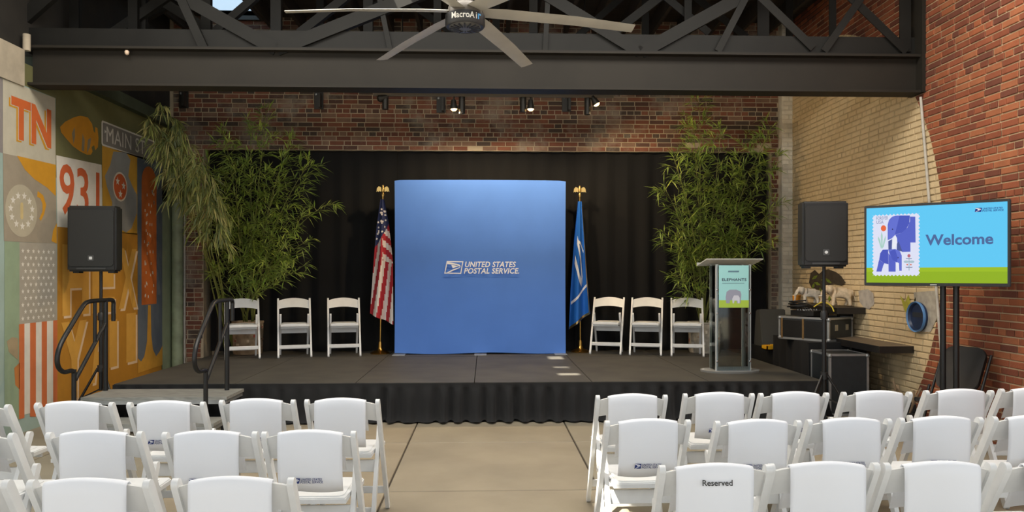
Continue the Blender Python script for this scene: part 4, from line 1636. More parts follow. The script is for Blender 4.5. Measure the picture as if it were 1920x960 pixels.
tvst = thing('television_stand', 'black twin-pole floor stand carrying the television', 'stand', (cT.x + 0.18, cT.y + 0.06, 0), aT)
for s in (-0.050, 0.050):
    bm = bmesh.new()
    tube(bm, [(s, 0, 0.03), (s, 0, zT + 0.5)], 0.024, 14)
    obj('pole', bm, M_black_metal, tvst, smooth=50)
obj('base', bx((0, 0, 0.015), (0.45, 0.30, 0.03)), M_black_metal, tvst)
obj('mount_plate', bx((0, -0.03, zT + 0.35), (0.4, 0.02, 0.3)), M_black_metal, tvst)
obj('cross_bar', bx((0, 0, zT + 0.35), (0.22, 0.05, 0.05)), M_black_metal, tvst)

# ================================================================== RIGHT-HAND SERVICE CORNER
M_case = mat('case_laminate', (40, 44, 46), 0.5, vary=0.2, vscale=20)


def flight_case(t, w, d, h, open_front=False, lid=None):
    """box with aluminium corner angles; front is -Y"""
    obj('body', bx((0, 0, h / 2), (w - 0.012, d - 0.012, h - 0.012)), M_case, t)
    e = 0.024
    for sx in (-1, 1):
        for sy in (-1, 1):
            obj('corner_angle', bx((sx * (w / 2 - e / 2), sy * (d / 2 - e / 2), h / 2), (e, e, h)), M_alu, t)
    for z in (e / 2, h - e / 2):
        for sy in (-1, 1):
            obj('edge_angle', bx((0, sy * (d / 2 - e / 2), z), (w - 2 * e, e, e)), M_alu, t)
        for sx in (-1, 1):
            obj('edge_angle', bx((sx * (w / 2 - e / 2), 0, z), (e, d - 2 * e, e)), M_alu, t)
    for sx in (-1, 1):
        for sy in (-1, 1):
            for z in (0.02, h - 0.02):
                bm = bmesh.new()
                bmesh.ops.create_uvsphere(bm, u_segments=8, v_segments=6, radius=0.026, matrix=Matrix.Translation((sx * (w / 2 - 0.012), sy * (d / 2 - 0.012), z)))
                obj('ball_corner', bm, M_alu, t, smooth=True)


# black-clothed table
tp = onY(1520, 640, 8.75)
ctab_z = onY(1515, 642, 8.55).z
tx0, tx1 = 3.66, 4.42
tab = thing('cloth_table', 'low table hidden under a floor-length black cloth beside the stage', 'table', (4.02, 9.0, 0))
obj('table_top', box2(bmesh.new(), (3.76, 8.55, ctab_z - 0.04), (4.42, 9.60, ctab_z - 0.015)), M_black_plastic, tab, True)
bm = bmesh.new()
rgt = random.Random(6)
loop = []
per = [(3.74, 9.60), (3.74, 8.53), (4.42, 8.53)]
for (xa, ya), (xb, yb) in zip(per, per[1:]):
    nseg = int(math.hypot(xb - xa, yb - ya) / 0.03)
    for i in range(nseg):
        loop.append((xa + (xb - xa) * i / nseg, ya + (yb - ya) * i / nseg))
loop.append(per[-1])
prev = None
for z, am in ((ctab_z, 0.0), (ctab_z - 0.03, 0.003), (ctab_z * 0.5, 0.016), (0.01, 0.024)):
    row = []
    for i, (x, y) in enumerate(loop):
        s = am * math.sin(i * 0.9 + 0.6 * math.sin(i * 0.37))
        row.append(bm.verts.new((x - s if y > 8.54 else x, y - s if y <= 8.54 else y, z)))
    if prev:
        for i in range(len(row) - 1):
            bm.faces.new((prev[i], prev[i + 1], row[i + 1], row[i]))
    prev = row
box2(bm, (3.74, 8.53, ctab_z - 0.012), (4.42, 9.60, ctab_z))
o = tag(obj('table_cloth', bm, mat('dull_black_cloth', (12, 12, 13), 0.95), smooth=50), 'black cloth draped over the low table under the flight case', 'tablecloth')
for x in (3.85, 4.33):
    for y in (8.65, 9.50):
        obj('leg', box2(bmesh.new(), (x - 0.02, y - 0.02, 0), (x + 0.02, y + 0.02, ctab_z - 0.04)), M_black_metal, tab, True)

# open rack case on the table
rk = thing('rack_case', 'open black flight case with silver edges and audio gear on the table', 'flight case', (4.02, 8.98, ctab_z), 0.62)
flight_case(rk, 0.54, 0.66, 0.28)
obj('rack_device', bx((-0.262, 0.15, 0.135), (0.02, 0.27, 0.20)), M_black_metal, rk)
obj('rack_device', bx((-0.262, -0.15, 0.135), (0.02, 0.24, 0.20)), M_black_metal, rk)
for x in (-0.10, 0.14):
    lt = obj('latch', bx((x, -0.318, 0.16), (0.07, 0.018, 0.07)), M_chrome, rk)
    obj('latch_dish', bx((x, -0.313, 0.09), (0.09, 0.012, 0.05)), M_alu, lt)
obj('emblem', prism(bmesh.new(), [(-0.21, 0.07), (-0.13, 0.07), (-0.17, 0.12)], (0, -0.312, 0), (1, 0, 0), (0, 0, 1), (0, -1, 0), 0.003), M_alu, rk)
for k in range(3):
    obj('rack_rail', bx((-0.268, -0.28 + k * 0.28, 0.135), (0.016, 0.022, 0.24)), mat('brass_rail', (150, 120, 80), 0.4, 0.6), rk)
# mixer and cable tangle on the case
mx = thing('audio_mixer', 'small dark audio mixer lying on the open flight case', 'mixer', (3.98, 9.0, ctab_z + 0.292), 0.62)
obj('housing', bx((-0.04, 0, 0.03), (0.34, 0.30, 0.06)), M_black_metal, mx)
for i in range(6):
    for j in range(3):
        bm = bmesh.new()
        lathe(bm, [(0, 0), (0.008, 0), (0.006, 0.014), (0, 0.014)], 8, (-0.18 + i * 0.055, -0.09 + j * 0.08, 0.06))
        obj('knob', bm, M_alu if j else M_black_plastic, mx, smooth=40)


def cable(pts, r, col, label, name='audio_cable'):
    bm = bmesh.new()
    tube(bm, smooth_path(pts, 8), r, 7)
    m = mat('cable_%d_%d_%d' % col, col, 0.5)
    return tag(obj(name, bm, m, smooth=True), label, 'cable')


cz = ctab_z + 0.37
rk_ = random.Random(31)
for q in range(2):
    pts = [(3.80 + 0.13 * math.cos(k * 1.3 + q) + 0.04 * rk_.random(), 8.98 + 0.13 * math.sin(k * 1.3 + q), cz + 0.012 * k * (0.6 + 0.4 * q) + 0.01) for k in range(9)]
    cable(pts, 0.009, (24, 24, 24), ('black coiled cable heaped on the audio mixer', 'second black cable looped over the heap on the mixer')[q])
cable([(3.92, 8.80, cz + 0.03), (4.0, 8.74, cz + 0.09), (4.08, 8.70, cz + 0.05), (4.10, 8.66, cz - 0.02)], 0.008, (196, 176, 50), 'short yellow cable end draped over the flight case')
cable([(4.22, 8.48, ctab_z + 0.02), (4.20, 8.46, ctab_z * 0.6), (4.22, 8.45, 0.20), (4.24, 8.40, 0.02), (4.3, 8.2, 0.012)], 0.008, (20, 20, 20), 'black cable running down the clothed table to the floor')

# road case on the floor
rp = onY(1588, 740, 7.98)
rcz = onY(1588, 664, 7.95).z
rw = (onY(1635, 700, 7.95) - onY(1541, 700, 7.95)).length
rc_ = thing('road_case', 'tall black road case with silver edges on the floor behind the speaker stand', 'flight case', (3.72 + 0.22, 8.20, 0.0), 0.0)
flight_case(rc_, 0.44, 0.46, rcz)

# stage monitor, cup, yellow level
mon = thing('stage_monitor', 'small dark wedge monitor speaker on a black cabinet behind the lectern', 'loudspeaker', (3.98, 10.30, 0.53), 0.0)
subw = thing('speaker_cabinet', 'plain black box cabinet beyond the stage edge, under the yellow tray', 'cabinet', (4.0, 10.15, 0))
obj('body', box2(bmesh.new(), (3.80, 9.72, 0), (4.30, 10.62, 0.53)), M_black_plastic, subw, True)
obj('front_panel', box2(bmesh.new(), (3.83, 9.705, 0.04), (4.25, 9.72, 0.49)), M_grille, subw, True)
bm = bmesh.new()
prism(bm, [(-0.16, 0), (0.17, 0), (0.10, 0.50), (-0.06, 0.52)], (0, -0.19, 0), (0, 1, 0), (0, 0, 1), (1, 0, 0), 0.36)
bmesh.ops.translate(bm, vec=(-0.18, 0.19, 0), verts=bm.verts)
bmesh.ops.bevel(bm, geom=bm.edges[:], offset=0.012, segments=2, affect='EDGES')
obj('cabinet', bm, mat('monitor_grey', (66, 66, 62), 0.6), mon, smooth=40)
obj('badge', prism(bmesh.new(), [(0.06, 0.12), (0.13, 0.12), (0.095, 0.18)], (0, -0.125, 0), (1, 0, 0), (0, 0.25, 1), (0, -1, 0), 0.004), mat('badge_light', (210, 210, 210)), mon)
obj('handle', bx((0.186, 0.0, 0.34), (0.02, 0.14, 0.06)), M_black_plastic, mon)
yl = thing('yellow_tray', 'bright yellow plastic tray on the black cabinet right of the stage', 'tray', (3.86, 9.84, 0.53), 0.0)
bm = bmesh.new()
for lo, hi in (((-0.15, -0.1, 0), (0.15, 0.1, 0.012)), ((-0.15, -0.1, 0), (0.15, -0.085, 0.055)), ((-0.15, 0.085, 0), (0.15, 0.1, 0.055)), ((-0.15, -0.1, 0), (-0.135, 0.1, 0.055)), ((0.135, -0.1, 0), (0.15, 0.1, 0.055))):
    box2(bm, lo, hi)
obj('tray_body', bm, mat('yellow_plastic', (224, 168, 30), 0.45), yl)
obj('tray_handle', bx((0.0, 0.0, 0.062), (0.12, 0.03, 0.014)), mat('yellow_plastic', (224, 168, 30)), yl)

# shelves on the right wall
M_shelf = mat('black_shelf', (30, 27, 25), 0.45, vary=0.2, vscale=12)
M_shelf_top = mat('brown_shelf_top', (120, 104, 84), 0.6, vary=0.3, vscale=9)  # top sheet lighter and browner than the board
q1 = onX(1625, 577, XR)
up = thing('wall_shelf', 'upper thick black wall shelf carrying two elephant figures', 'shelf', (XR, q1.y, q1.z - 0.07))
up_z = q1.z
obj('board', box2(bmesh.new(), (XR - 0.36, q1.y, up_z - 0.075), (XR - 0.012, q1.y + 1.35, up_z)), M_shelf, up, True)
obj('bracket', box2(bmesh.new(), (XR - 0.20, q1.y + 0.3, up_z - 0.15), (XR - 0.012, q1.y + 0.33, up_z - 0.075)), M_black_metal, up, True)
q2 = onX(1716, 649, XR)
lw = thing('wall_shelf', 'lower thick black wall shelf with brown top behind the road case', 'shelf', (XR, q2.y, q2.z - 0.07))
lz = q2.z
obj('board', box2(bmesh.new(), (XR - 0.38, q2.y, lz - 0.075), (XR - 0.012, q2.y + 1.25, lz - 0.003)), M_shelf, lw, True)
obj('top_sheet', box2(bmesh.new(), (XR - 0.375, q2.y + 0.005, lz - 0.003), (XR - 0.012, q2.y + 1.24, lz)), M_shelf_top, lw, True)


# elephant figures: skinned skeletons with ears and tusks
def elephant(label, loc, rz, s, col):
    t = thing('elephant_figure', label, 'figurine', loc, rz, group='elephant figures on the wall shelf')
    V = [((0.0, 0, 0.62), 0.24, 0.25), ((0.28, 0, 0.64), 0.25, 0.26), ((-0.28, 0, 0.62), 0.24, 0.26), ((-0.45, 0, 0.60), 0.15, 0.18),
         ((0.46, 0, 0.74), 0.16, 0.17), ((0.62, 0, 0.76), 0.15, 0.16), ((0.74, 0, 0.64), 0.085, 0.09), ((0.79, 0, 0.46), 0.058, 0.06), ((0.80, 0, 0.26), 0.042, 0.042), ((0.86, 0, 0.14), 0.034, 0.034),
         ((0.30, 0.14, 0.42), 0.11, 0.10), ((0.32, 0.15, 0.20), 0.080, 0.075), ((0.34, 0.15, 0.03), 0.085, 0.085),
         ((0.26, -0.14, 0.42), 0.11, 0.10), ((0.20, -0.15, 0.20), 0.080, 0.075), ((0.16, -0.15, 0.03), 0.085, 0.085),
         ((-0.30, 0.14, 0.40), 0.12, 0.11), ((-0.36, 0.15, 0.20), 0.080, 0.075), ((-0.36, 0.15, 0.03), 0.085, 0.085),
         ((-0.32, -0.14, 0.40), 0.12, 0.11), ((-0.30, -0.15, 0.20), 0.080, 0.075), ((-0.24, -0.15, 0.03), 0.085, 0.085),
         ((-0.56, 0, 0.50), 0.022, 0.022), ((-0.60, 0, 0.30), 0.016, 0.016)]
    Ed = [(0, 1), (0, 2), (2, 3), (1, 4), (4, 5), (5, 6), (6, 7), (7, 8), (8, 9), (1, 10), (10, 11), (11, 12), (1, 13), (13, 14), (14, 15), (2, 16), (16, 17), (17, 18), (2, 19), (19, 20), (20, 21), (3, 22), (22, 23)]
    me = bpy.data.meshes.new('body')
    me.from_pydata([tuple(c * s for c in v[0]) for v in V], Ed, [])
    o = bpy.data.objects.new('body', me)
    C.objects.link(o)
    o.parent = t
    sk = o.modifiers.new('skin', 'SKIN')
    for i, sv in enumerate(me.skin_vertices[0].data):
        sv.radius = (V[i][1] * s, V[i][2] * s)
        sv.use_root = (i == 0)
    sb = o.modifiers.new('smooth', 'SUBSURF')
    sb.levels = sb.render_levels = 2
    sk.use_smooth_shade = True
    m = mat('carved_cream_%d' % col[0], col, 0.6, vary=0.25, vscale=30)
    me.materials.append(m)
    # bake the skin so the figure is a plain mesh
    dg = bpy.context.evaluated_depsgraph_get()
    me2 = bpy.data.meshes.new_from_object(o.evaluated_get(dg))
    o.modifiers.clear()
    o.data = me2
    o.data.shade_smooth()
    for sd in (-1, 1):
        bm = bmesh.new()
        prism(bm, [(x * s, z * s) for x, z in ((0.60, 0.92), (0.50, 0.96), (0.38, 0.92), (0.32, 0.78), (0.36, 0.60), (0.44, 0.50), (0.52, 0.58), (0.60, 0.74))], (0, sd * 0.17 * s, 0), (1, 0, 0), (0, sd * 0.10, 1), (0, sd, 0), 0.035 * s)
        bmesh.ops.bevel(bm, geom=bm.edges[:], offset=0.012 * s, segments=2, affect='EDGES')
        obj('ear', bm, m, t, smooth=True)
        bm = bmesh.new()
        tube(bm, smooth_path([(0.68 * s, sd * 0.09 * s, 0.62 * s), (0.78 * s, sd * 0.12 * s, 0.50 * s), (0.92 * s, sd * 0.12 * s, 0.47 * s)], 4), [0.028 * s * (1 - 0.08 * i) for i in range(9)], 8)
        obj('tusk', bm, mat('ivory_paint', (232, 224, 204), 0.4), t, smooth=True)
    return t


e1 = onY(1582, 574, q1.y + 0.16)
elephant('larger cream elephant figure on the upper shelf, walking left', (XR - 0.17, q1.y + 0.30, up_z), PI - 0.25, 0.275, (212, 190, 158))
elephant('smaller white elephant figure at the far end of the upper shelf', (XR - 0.20, q1.y + 1.08, up_z), PI - 0.2, 0.24, (220, 210, 194))
cup = onY(1505, 575, q1.y + 1.25)
bm = bmesh.new()
lathe(bm, [(0, 0), (0.042, 0), (0.055, 0.11), (0.050, 0.11), (0.038, 0.01), (0, 0.01)], 18)
o = tag(obj('plastic_cup', bm, mat('orange_plastic', (226, 150, 40), 0.5), smooth=40), 'orange plastic cup at the far end of the upper shelf', 'cup')
o.location = (XR - 0.30, q1.y + 1.28, up_z)


# painted marks on the right wall (dark plant, yellow leaf, grey painted shadows)
def rpaint(name, pts, col, layer):
    m = mat('wallpaint_%d_%d_%d' % col, col, 0.8, vary=0.3, vscale=14)
    bm = bmesh.new()
    flat(bm, [Vector((XR - 0.0155 - 0.001 * layer, *onX(x, y, XR).yz)) for x, y in pts])
    ears(bm)
    return obj(name, bm, m, wall_right, True)


rpaint('painted_tree', [(1519, 530), (1522, 512), (1530, 506), (1538, 514), (1546, 506), (1556, 505), (1570, 510), (1580, 518), (1588, 530), (1580, 536), (1566, 532), (1552, 536), (1546, 548), (1540, 540), (1534, 548), (1526, 544)], (64, 54, 40), 1)
for x, y, a in ((1530, 520, 0.6), (1535, 532, -0.4), (1527, 536, 1.2), (1548, 524, 0.2), (1556, 527, -0.6), (1540, 545, 1.6), (1556, 545, 1.4), (1557, 560, 1.5), (1575, 592, 1.3), (1590, 594, 1.7)):
    c_, s_ = math.cos(a), math.sin(a)
    rpaint('painted_leaf', [(x + 7 * c_, y - 7 * s_), (x - 2 * s_, y - 3 * c_), (x - 7 * c_, y + 7 * s_), (x + 3 * s_, y + 3 * c_)], (112, 130, 36), 2)
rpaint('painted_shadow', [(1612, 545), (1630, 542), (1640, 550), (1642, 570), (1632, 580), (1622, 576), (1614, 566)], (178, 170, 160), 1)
rpaint('painted_leaf', [(1690, 553), (1700, 566), (1706, 552), (1712, 574), (1720, 556), (1720, 600), (1708, 598), (1698, 580)], (176, 170, 60), 1)
rpaint('painted_block', [(1716, 548), (1757, 545), (1760, 596), (1748, 622), (1722, 622)], (172, 164, 150), 1)  # grey patch painted as the shadow behind the dish

# blue dish on the right wall
c0 = onX(1727, 594, XR)
ds_ = thing('wall_dish', 'round dark blue dish with light blue rim on the right wall below the television', 'dish', (XR - 0.013, c0.y, c0.z))
rad = (onX(1727, 566, XR).z - onX(1727, 624, XR).z) / 2
ax = Matrix.Rotation(-PI / 2, 3, 'Y')
bm = bmesh.new()
lathe(bm, [(0, 0), (rad * 0.92, 0), (rad, 0.04), (rad * 0.96, 0.055), (rad * 0.90, 0.045), (rad * 0.82, 0.02), (0, 0.018)], 36, (0, 0, 0), ax)
obj('bowl', bm, mat('dish_blue', (34, 50, 82), 0.4, vary=0.3, vscale=6), ds_, smooth=50)
bm = bmesh.new()
lathe(bm, [(rad * 0.90, 0.046), (rad * 0.97, 0.058), (rad * 1.01, 0.045), (rad * 0.99, 0.03), (rad * 0.90, 0.046)], 36, (0, 0, 0), ax, caps=False)
obj('rim', bm, mat('rim_blue', (84, 128, 176), 0.35), ds_, smooth=50)
obj('dark_band', bx((-0.022, 0, 0.02), (0.004, rad * 1.2, 0.05)), mat('dish_dark', (40, 44, 52), 0.5), ds_)

# folded black chair leaning on the right wall
fb = onX(1838, 690, XR - 0.12)
fc = thing('folded_chair', 'black padded folding chair leaning against the right brick wall', 'chair', (XR - 0.54, fb.y - 0.08, 0.0), 0.45)
M_vinyl = mat('black_vinyl', (14, 14, 15), 0.5)
zt2 = onX(1850, 656, XR - 0.1).z
lean_v = Vector((0.42, 0, zt2)).normalized()
ux2 = Vector((0, -1, 0))
nn = lean_v.cross(ux2)


def fprism(name, pts, o_, th, m_, ux_=ux2, uz_=lean_v):
    bm = bmesh.new()
    prism(bm, pts, o_, ux_, uz_, ux_.cross(uz_), th)
    bmesh.ops.bevel(bm, geom=bm.edges[:], offset=0.006, segments=2, affect='EDGES')
    return obj(name, bm, m_, fc, smooth=40)


Lf = Vector((0.42, 0, zt2)).length
fprism('backrest', rrect(-0.19, Lf - 0.42, 0.19, Lf, 0.09), (0.0, 0, 0.0), 0.035, M_vinyl)
fprism('seat', rrect(-0.16, 0.0, 0.16, 0.26, 0.04), (0.12, 0, Lf * 0.44), 0.035, M_vinyl, ux2, Vector((-0.40, 0, 0.05)).normalized())
for s in (-1, 1):
    bm = bmesh.new()
    tube(bm, [Vector((0, 0, 0.01)) + ux2 * (s * 0.215), lean_v * (Lf - 0.05) + ux2 * (s * 0.215)], 0.012, 8)
    obj('frame_tube', bm, M_black_metal, fc, smooth=50)
    bm = bmesh.new()
    tube(bm, [Vector((-0.10, 0, 0.01)) + ux2 * (s * 0.18), Vector((0.14, 0, Lf * 0.56)) + ux2 * (s * 0.18)], 0.012, 8)
    obj('leg', bm, M_black_metal, fc, smooth=50)
# dry branch and low black box near the wall
bm = bmesh.new()
db = onZ(1755, 742, 0.0)
for k in range(5):
    a = k * 1.3
    tube(bm, smooth_path([(0, 0, 0.05), (0.06 * math.cos(a), 0.06 * math.sin(a), 0.22), (0.13 * math.cos(a + 0.5), 0.13 * math.sin(a + 0.5), 0.36 + 0.05 * (k % 3))], 3), 0.012, 5)
br = thing('driftwood', 'bundle of dry pale driftwood in a dark pot by the right wall', 'driftwood', (4.22, 7.35, 0))
obj('branches', bm, mat('dry_wood', (128, 108, 84), 0.85, vary=0.3, vscale=20), br, smooth=True)
bm = bmesh.new()
lathe(bm, [(0, 0), (0.075, 0), (0.10, 0.16), (0.09, 0.16), (0.07, 0.03), (0, 0.03)], 18)
obj('pot', bm, M_black_plastic, br, smooth=40)
lowb = thing('equipment_bag', 'low black soft equipment bag on the floor below the lower shelf', 'bag', (4.19, 7.72, 0), 0.0)
bm = bx((0, 0, 0.11), (0.50, 0.34, 0.22))
bmesh.ops.subdivide_edges(bm, edges=bm.edges[:], cuts=3, use_grid_fill=True)
for v in bm.verts:
    v.co += Vector((0.01 * math.sin(v.co.y * 31), 0.01 * math.sin(v.co.x * 27), -0.02 * (v.co.x * 3) ** 2 if v.co.z > 0.15 else 0))
bmesh.ops.bevel(bm, geom=[e for e in bm.edges if e.calc_face_angle(0) > 1.0], offset=0.02, segments=2, affect='EDGES')
obj('bag_body', bm, M_black_cloth, lowb, smooth=50)
bm = bmesh.new()
tube(bm, smooth_path([(-0.14, 0, 0.20), (-0.10, 0, 0.27), (0.10, 0, 0.27), (0.14, 0, 0.20)], 5), 0.01, 6)
obj('bag_handle', bm, M_black_cloth, lowb, smooth=True)

# ================================================================== CEILING FAN
fd = 5.30
fh = cam_pt(872, 26, fd)
fan = thing('ceiling_fan', 'large six-blade ceiling fan with grey blades hanging before the girder', 'fan', fh)
M_blade = mat('fan_blade', (186, 182, 172), 0.45, 0.1, vary=0.12, vscale=5)
M_hub = mat('fan_hub', (96, 90, 82), 0.4, 0.2)
M_hub_dark = mat('fan_motor', (46, 46, 48), 0.45)
bm = bmesh.new()
lathe(bm, [(0, 0.075), (0.09, 0.07), (0.118, 0.045), (0.128, 0.0), (0.128, -0.012), (0, -0.012)], 36)
obj('hub_cover', bm, M_hub, fan, smooth=40)
bm = bmesh.new()
lathe(bm, [(0.128, -0.012), (0.140, -0.016), (0.142, -0.085), (0.132, -0.098), (0.116, -0.094)], 40)
mo = obj('motor_ring', bm, M_hub_dark, fan, smooth=40)
bm = bmesh.new()
lathe(bm, [(0.120, -0.09), (0.10, -0.102), (0.04, -0.108), (0, -0.108)], 36)
obj('bottom_plate', bm, mat('fan_plate', (110, 110, 110), 0.4, 0.4), fan, smooth=40)
for k in range(16):
    a = 2 * PI * k / 16
    bm = bmesh.new()
    bar(bm, (0.045 * math.cos(a), 0.045 * math.sin(a), -0.110), (0.108 * math.cos(a), 0.108 * math.sin(a), -0.104), 0.010, 0.008, Vector((0, 0, 1)))
    obj('cooling_fin', bm, M_hub_dark, mo)
to_cam = math.atan2(-fh.y, -fh.x)
bm = bmesh.new()
add_text(bm, 'MacroA', lambda u, v: Vector((0.1445 * math.cos(to_cam - 0.70 + 1.18 * u), 0.1445 * math.sin(to_cam - 0.70 + 1.18 * u), -0.072 + 0.044 * v)), 0.02)
add_text(bm, 'i', lambda u, v: Vector((0.1445 * math.cos(to_cam + 0.55 + 0.05 * u), 0.1445 * math.sin(to_cam + 0.55 + 0.05 * u), -0.072 + 0.044 * v)), 0.02)
obj('lettering', bm, mat('sign_white', (240, 238, 230), 0.5), mo)
bm = bmesh.new()
add_text(bm, 'r', lambda u, v: Vector((0.1445 * math.cos(to_cam + 0.66 + 0.22 * u), 0.1445 * math.sin(to_cam + 0.66 + 0.22 * u), -0.072 + 0.040 * v)), 0.02)
obj('blue_lettering', bm, mat('sign_blue', (50, 150, 214), 0.5), mo)
bm = bmesh.new()
tube(bm, [(0, 0, 0.06), (0, 0, ROOF_Z - fh.z)], 0.022, 12)
obj('down_rod', bm, M_hub, fan, smooth=40)
Rf = 1.235
for k in range(6):
    a = math.radians(6 + 60 * k)
    d_ = Vector((math.cos(a), math.sin(a), 0))
    w_ = Vector((-math.sin(a), math.cos(a), 0))
    pt = math.radians(-12)
    wv = w_ * math.cos(pt) + Vector((0, 0, math.sin(pt)))
    nv_ = d_.cross(wv)
    bm = bmesh.new()
    prev = None
    for r_, ch in ((0.10, 0.115), (0.3, 0.135), (0.8, 0.125), (Rf, 0.108)):
        ring = []
        for uu, th in ((-0.5, 0.0), (-0.2, 0.008), (0.2, 0.009), (0.5, 0.0), (0.2, -0.003), (-0.2, -0.003)):
            ring.append(bm.verts.new(d_ * r_ + wv * (uu * ch) + nv_ * th + Vector((0, 0, 0.012 - 0.06 * (r_ / Rf) ** 2))))
        if prev:
            for i in range(6):
                bm.faces.new((prev[i], prev[(i + 1) % 6], ring[(i + 1) % 6], ring[i]))
        else:
            bm.faces.new(ring[::-1])
        prev = ring
    bm.faces.new(prev)
    obj('blade', bm, M_blade, fan, smooth=40)

# ================================================================== TRACK LIGHTS
TY = 9.75
r0, r1 = onY(700, 177, TY), onY(1150, 177, TY)
rail = thing('lighting_track', 'slim grey ceiling lighting track below the girder line', 'lighting track', ((r0.x + r1.x) / 2, TY, r0.z))
bm = bmesh.new()
box2(bm, (r0.x, TY - 0.02, r0.z - 0.02), (r1.x, TY + 0.02, r0.z + 0.015))
obj('track', bm, mat('track_grey', (120, 112, 100), 0.45, 0.3), rail, True)
for f in (0.12, 0.5, 0.88):
    x = r0.x + (r1.x - r0.x) * f
    bm = bmesh.new()
    tube(bm, [(x, TY, r0.z), (x, TY, ROOF_Z)], 0.008, 8)
    obj('hanger', bm, M_black_metal, rail, True, smooth=40)
bm = bmesh.new()
tube(bm, smooth_path([(r1.x, TY, r1.z), (r1.x + 0.06, TY, r1.z + 0.01), (r1.x + 0.10, TY, r1.z + 0.05)], 4), 0.008, 6)
obj('power_lead', bm, M_black_metal, rail, True, smooth=40)
M_glow = mat('lamp_glow', (255, 220, 150), 0.4, emit=(255, 206, 130), estr=14.0)
M_can = mat('spot_can', (52, 50, 46), 0.4, 0.3)


def spotlight(label, x, y, aim, lit, bx_, by_):
    p = onY(x, y, TY)
    t = thing('track_spotlight', label, 'spotlight', (p.x, TY, r0.z - 0.02), group='spotlights on the lighting track')
    h = p - Vector((p.x, TY, r0.z - 0.02))
    bm = bmesh.new()
    tube(bm, [(0, 0, 0), (0, 0, h.z * 0.4)], 0.010, 8)
    obj('stem', bm, M_can, t, smooth=40)
    q = onY(bx_, by_, TY) - Vector((p.x, TY, r0.z - 0.02))
    bm = bmesh.new()
    tube(bm, [(q.x, 0.02, 0.0), (q.x, 0.02, q.z - 0.10)], 0.042, 14)
    obj('ballast', bm, M_can, t, smooth=40)
    aim = Vector(aim).normalized()
    ax_ = aim.to_track_quat('-Z', 'Y').to_matrix()
    bm = bmesh.new()
    lathe(bm, [(0.0, 0.11), (0.030, 0.11), (0.036, 0.07), (0.050, 0.0), (0.050, -0.012), (0.044, -0.012), (0.040, 0.0), (0.0, 0.02)], 20, (0, 0, h.z + 0.02), ax_)
    hd = obj('head', bm, M_can, t, smooth=40)
    bm = bmesh.new()
    lathe(bm, [(0.0, -0.036), (0.026, -0.030), (0.043, -0.010), (0.043, 0.0), (0, 0.006)], 20, (0, 0, h.z + 0.02), ax_)
    obj('lens', bm, M_glow if lit else M_can, hd, smooth=40)
    if lit:
        ld = bpy.data.lights.new('spot_beam', 'SPOT')
        ld.energy = lit
        ld.color = (1.0, 0.74, 0.44)
        ld.spot_size = math.radians(175)
        ld.spot_blend = 0.5
        ld.shadow_soft_size = 0.04
        lo = bpy.data.objects.new('spot_beam', ld)
        C.objects.link(lo)
        lo.parent = hd
        lo.location = Vector((0, 0, h.z + 0.02)) + aim * 0.06
        lo.rotation_euler = aim.to_track_quat('-Z', 'Y').to_euler()


spotlight('unlit tilted spotlight at the left end of the track', 712, 188, (-0.9, -0.1, -0.35), 0, 722, 190)
spotlight('lit warm spotlight left of the track centre', 851, 206, (0.05, -0.03, -1.0), 140, 866, 198)
spotlight('lit warm spotlight right of the track centre', 995, 206, (0.0, -0.03, -1.0), 140, 981, 195)
spotlight('lit warm spotlight tilted at the right end of the track', 1118, 197, (0.45, -0.05, -0.8), 95, 1102, 200)
# iron wall brackets on the back wall
for x, y, lab in ((598, 188, 'dark iron bracket on the back brick wall left of the track'), (827, 195, 'dark iron bracket on the back brick wall behind the lit spotlights'),
                  (1062, 193, 'grey iron bracket on the back brick wall near the right end of the track'), (345, 186, 'dark iron bracket on the back wall above the tall bamboo')):
    p = onY(x, y, YB - 0.012)
    t = thing('wall_bracket', lab, 'bracket', p, group='iron brackets on the back wall')
    obj('plate', bx((0, -0.008, 0), (0.13, 0.016, 0.26)), M_can, t)
    obj('arm', bx((0.03, -0.07, -0.02), (0.03, 0.12, 0.20)), M_can, t)
    bm = bmesh.new()
    lathe(bm, [(0, 0), (0.018, 0), (0.014, 0.014), (0, 0.018)], 10, (-0.035, -0.016, 0.08), Matrix.Rotation(PI / 2, 3, 'X'))
    obj('bolt', bm, M_alu, t, smooth=40)

# ================================================================== BAMBOO
M_culm = mat('bamboo_culm', (128, 134, 66), 0.5, vary=0.3, vscale=10)


def leaf_mats(tag_, cols):
    out = []
    for i, c in enumerate(cols):
        m = mat('bamboo_leaf_%s_%d' % (tag_, i), c, 0.5, vary=0.25, vscale=3)
        b_ = m.node_tree.nodes['Principled BSDF']
        b_.inputs['Transmission Weight'].default_value = 0.0
        out.append(m)
    return out


M_leaf = leaf_mats('green', [(150, 176, 70), (122, 150, 58), (172, 188, 84), (136, 156, 76)])
M_leaf2 = leaf_mats('weeping', [(166, 172, 96), (140, 150, 84), (192, 186, 120), (128, 142, 90)])


def add_leaf(bm, p, d, L, W, rg, mi):
    d = d.normalized()
    side = d.cross(Vector((rg.random() - 0.5, rg.random() - 0.5, 1.0)))
    if side.length < 0.05:
        side = Vector((1, 0, 0))
    side.normalize()
    nrm = side.cross(d)
    sag = Vector((0, 0, -1)) * L * 0.12
    a = bm.verts.new(p)
    m1 = bm.verts.new(p + d * (L * 0.4) + side * W + nrm * W * 0.4)
    m2 = bm.verts.new(p + d * (L * 0.4) - side * W + nrm * W * 0.4)
    mm = bm.verts.new(p + d * (L * 0.45) - nrm * W * 0.2)
    e = bm.verts.new(p + d * L + sag)
    for f in ((a, m1, mm), (a, mm, m2), (m1, e, mm), (mm, e, m2)):
        bm.faces.new(f).material_index = mi


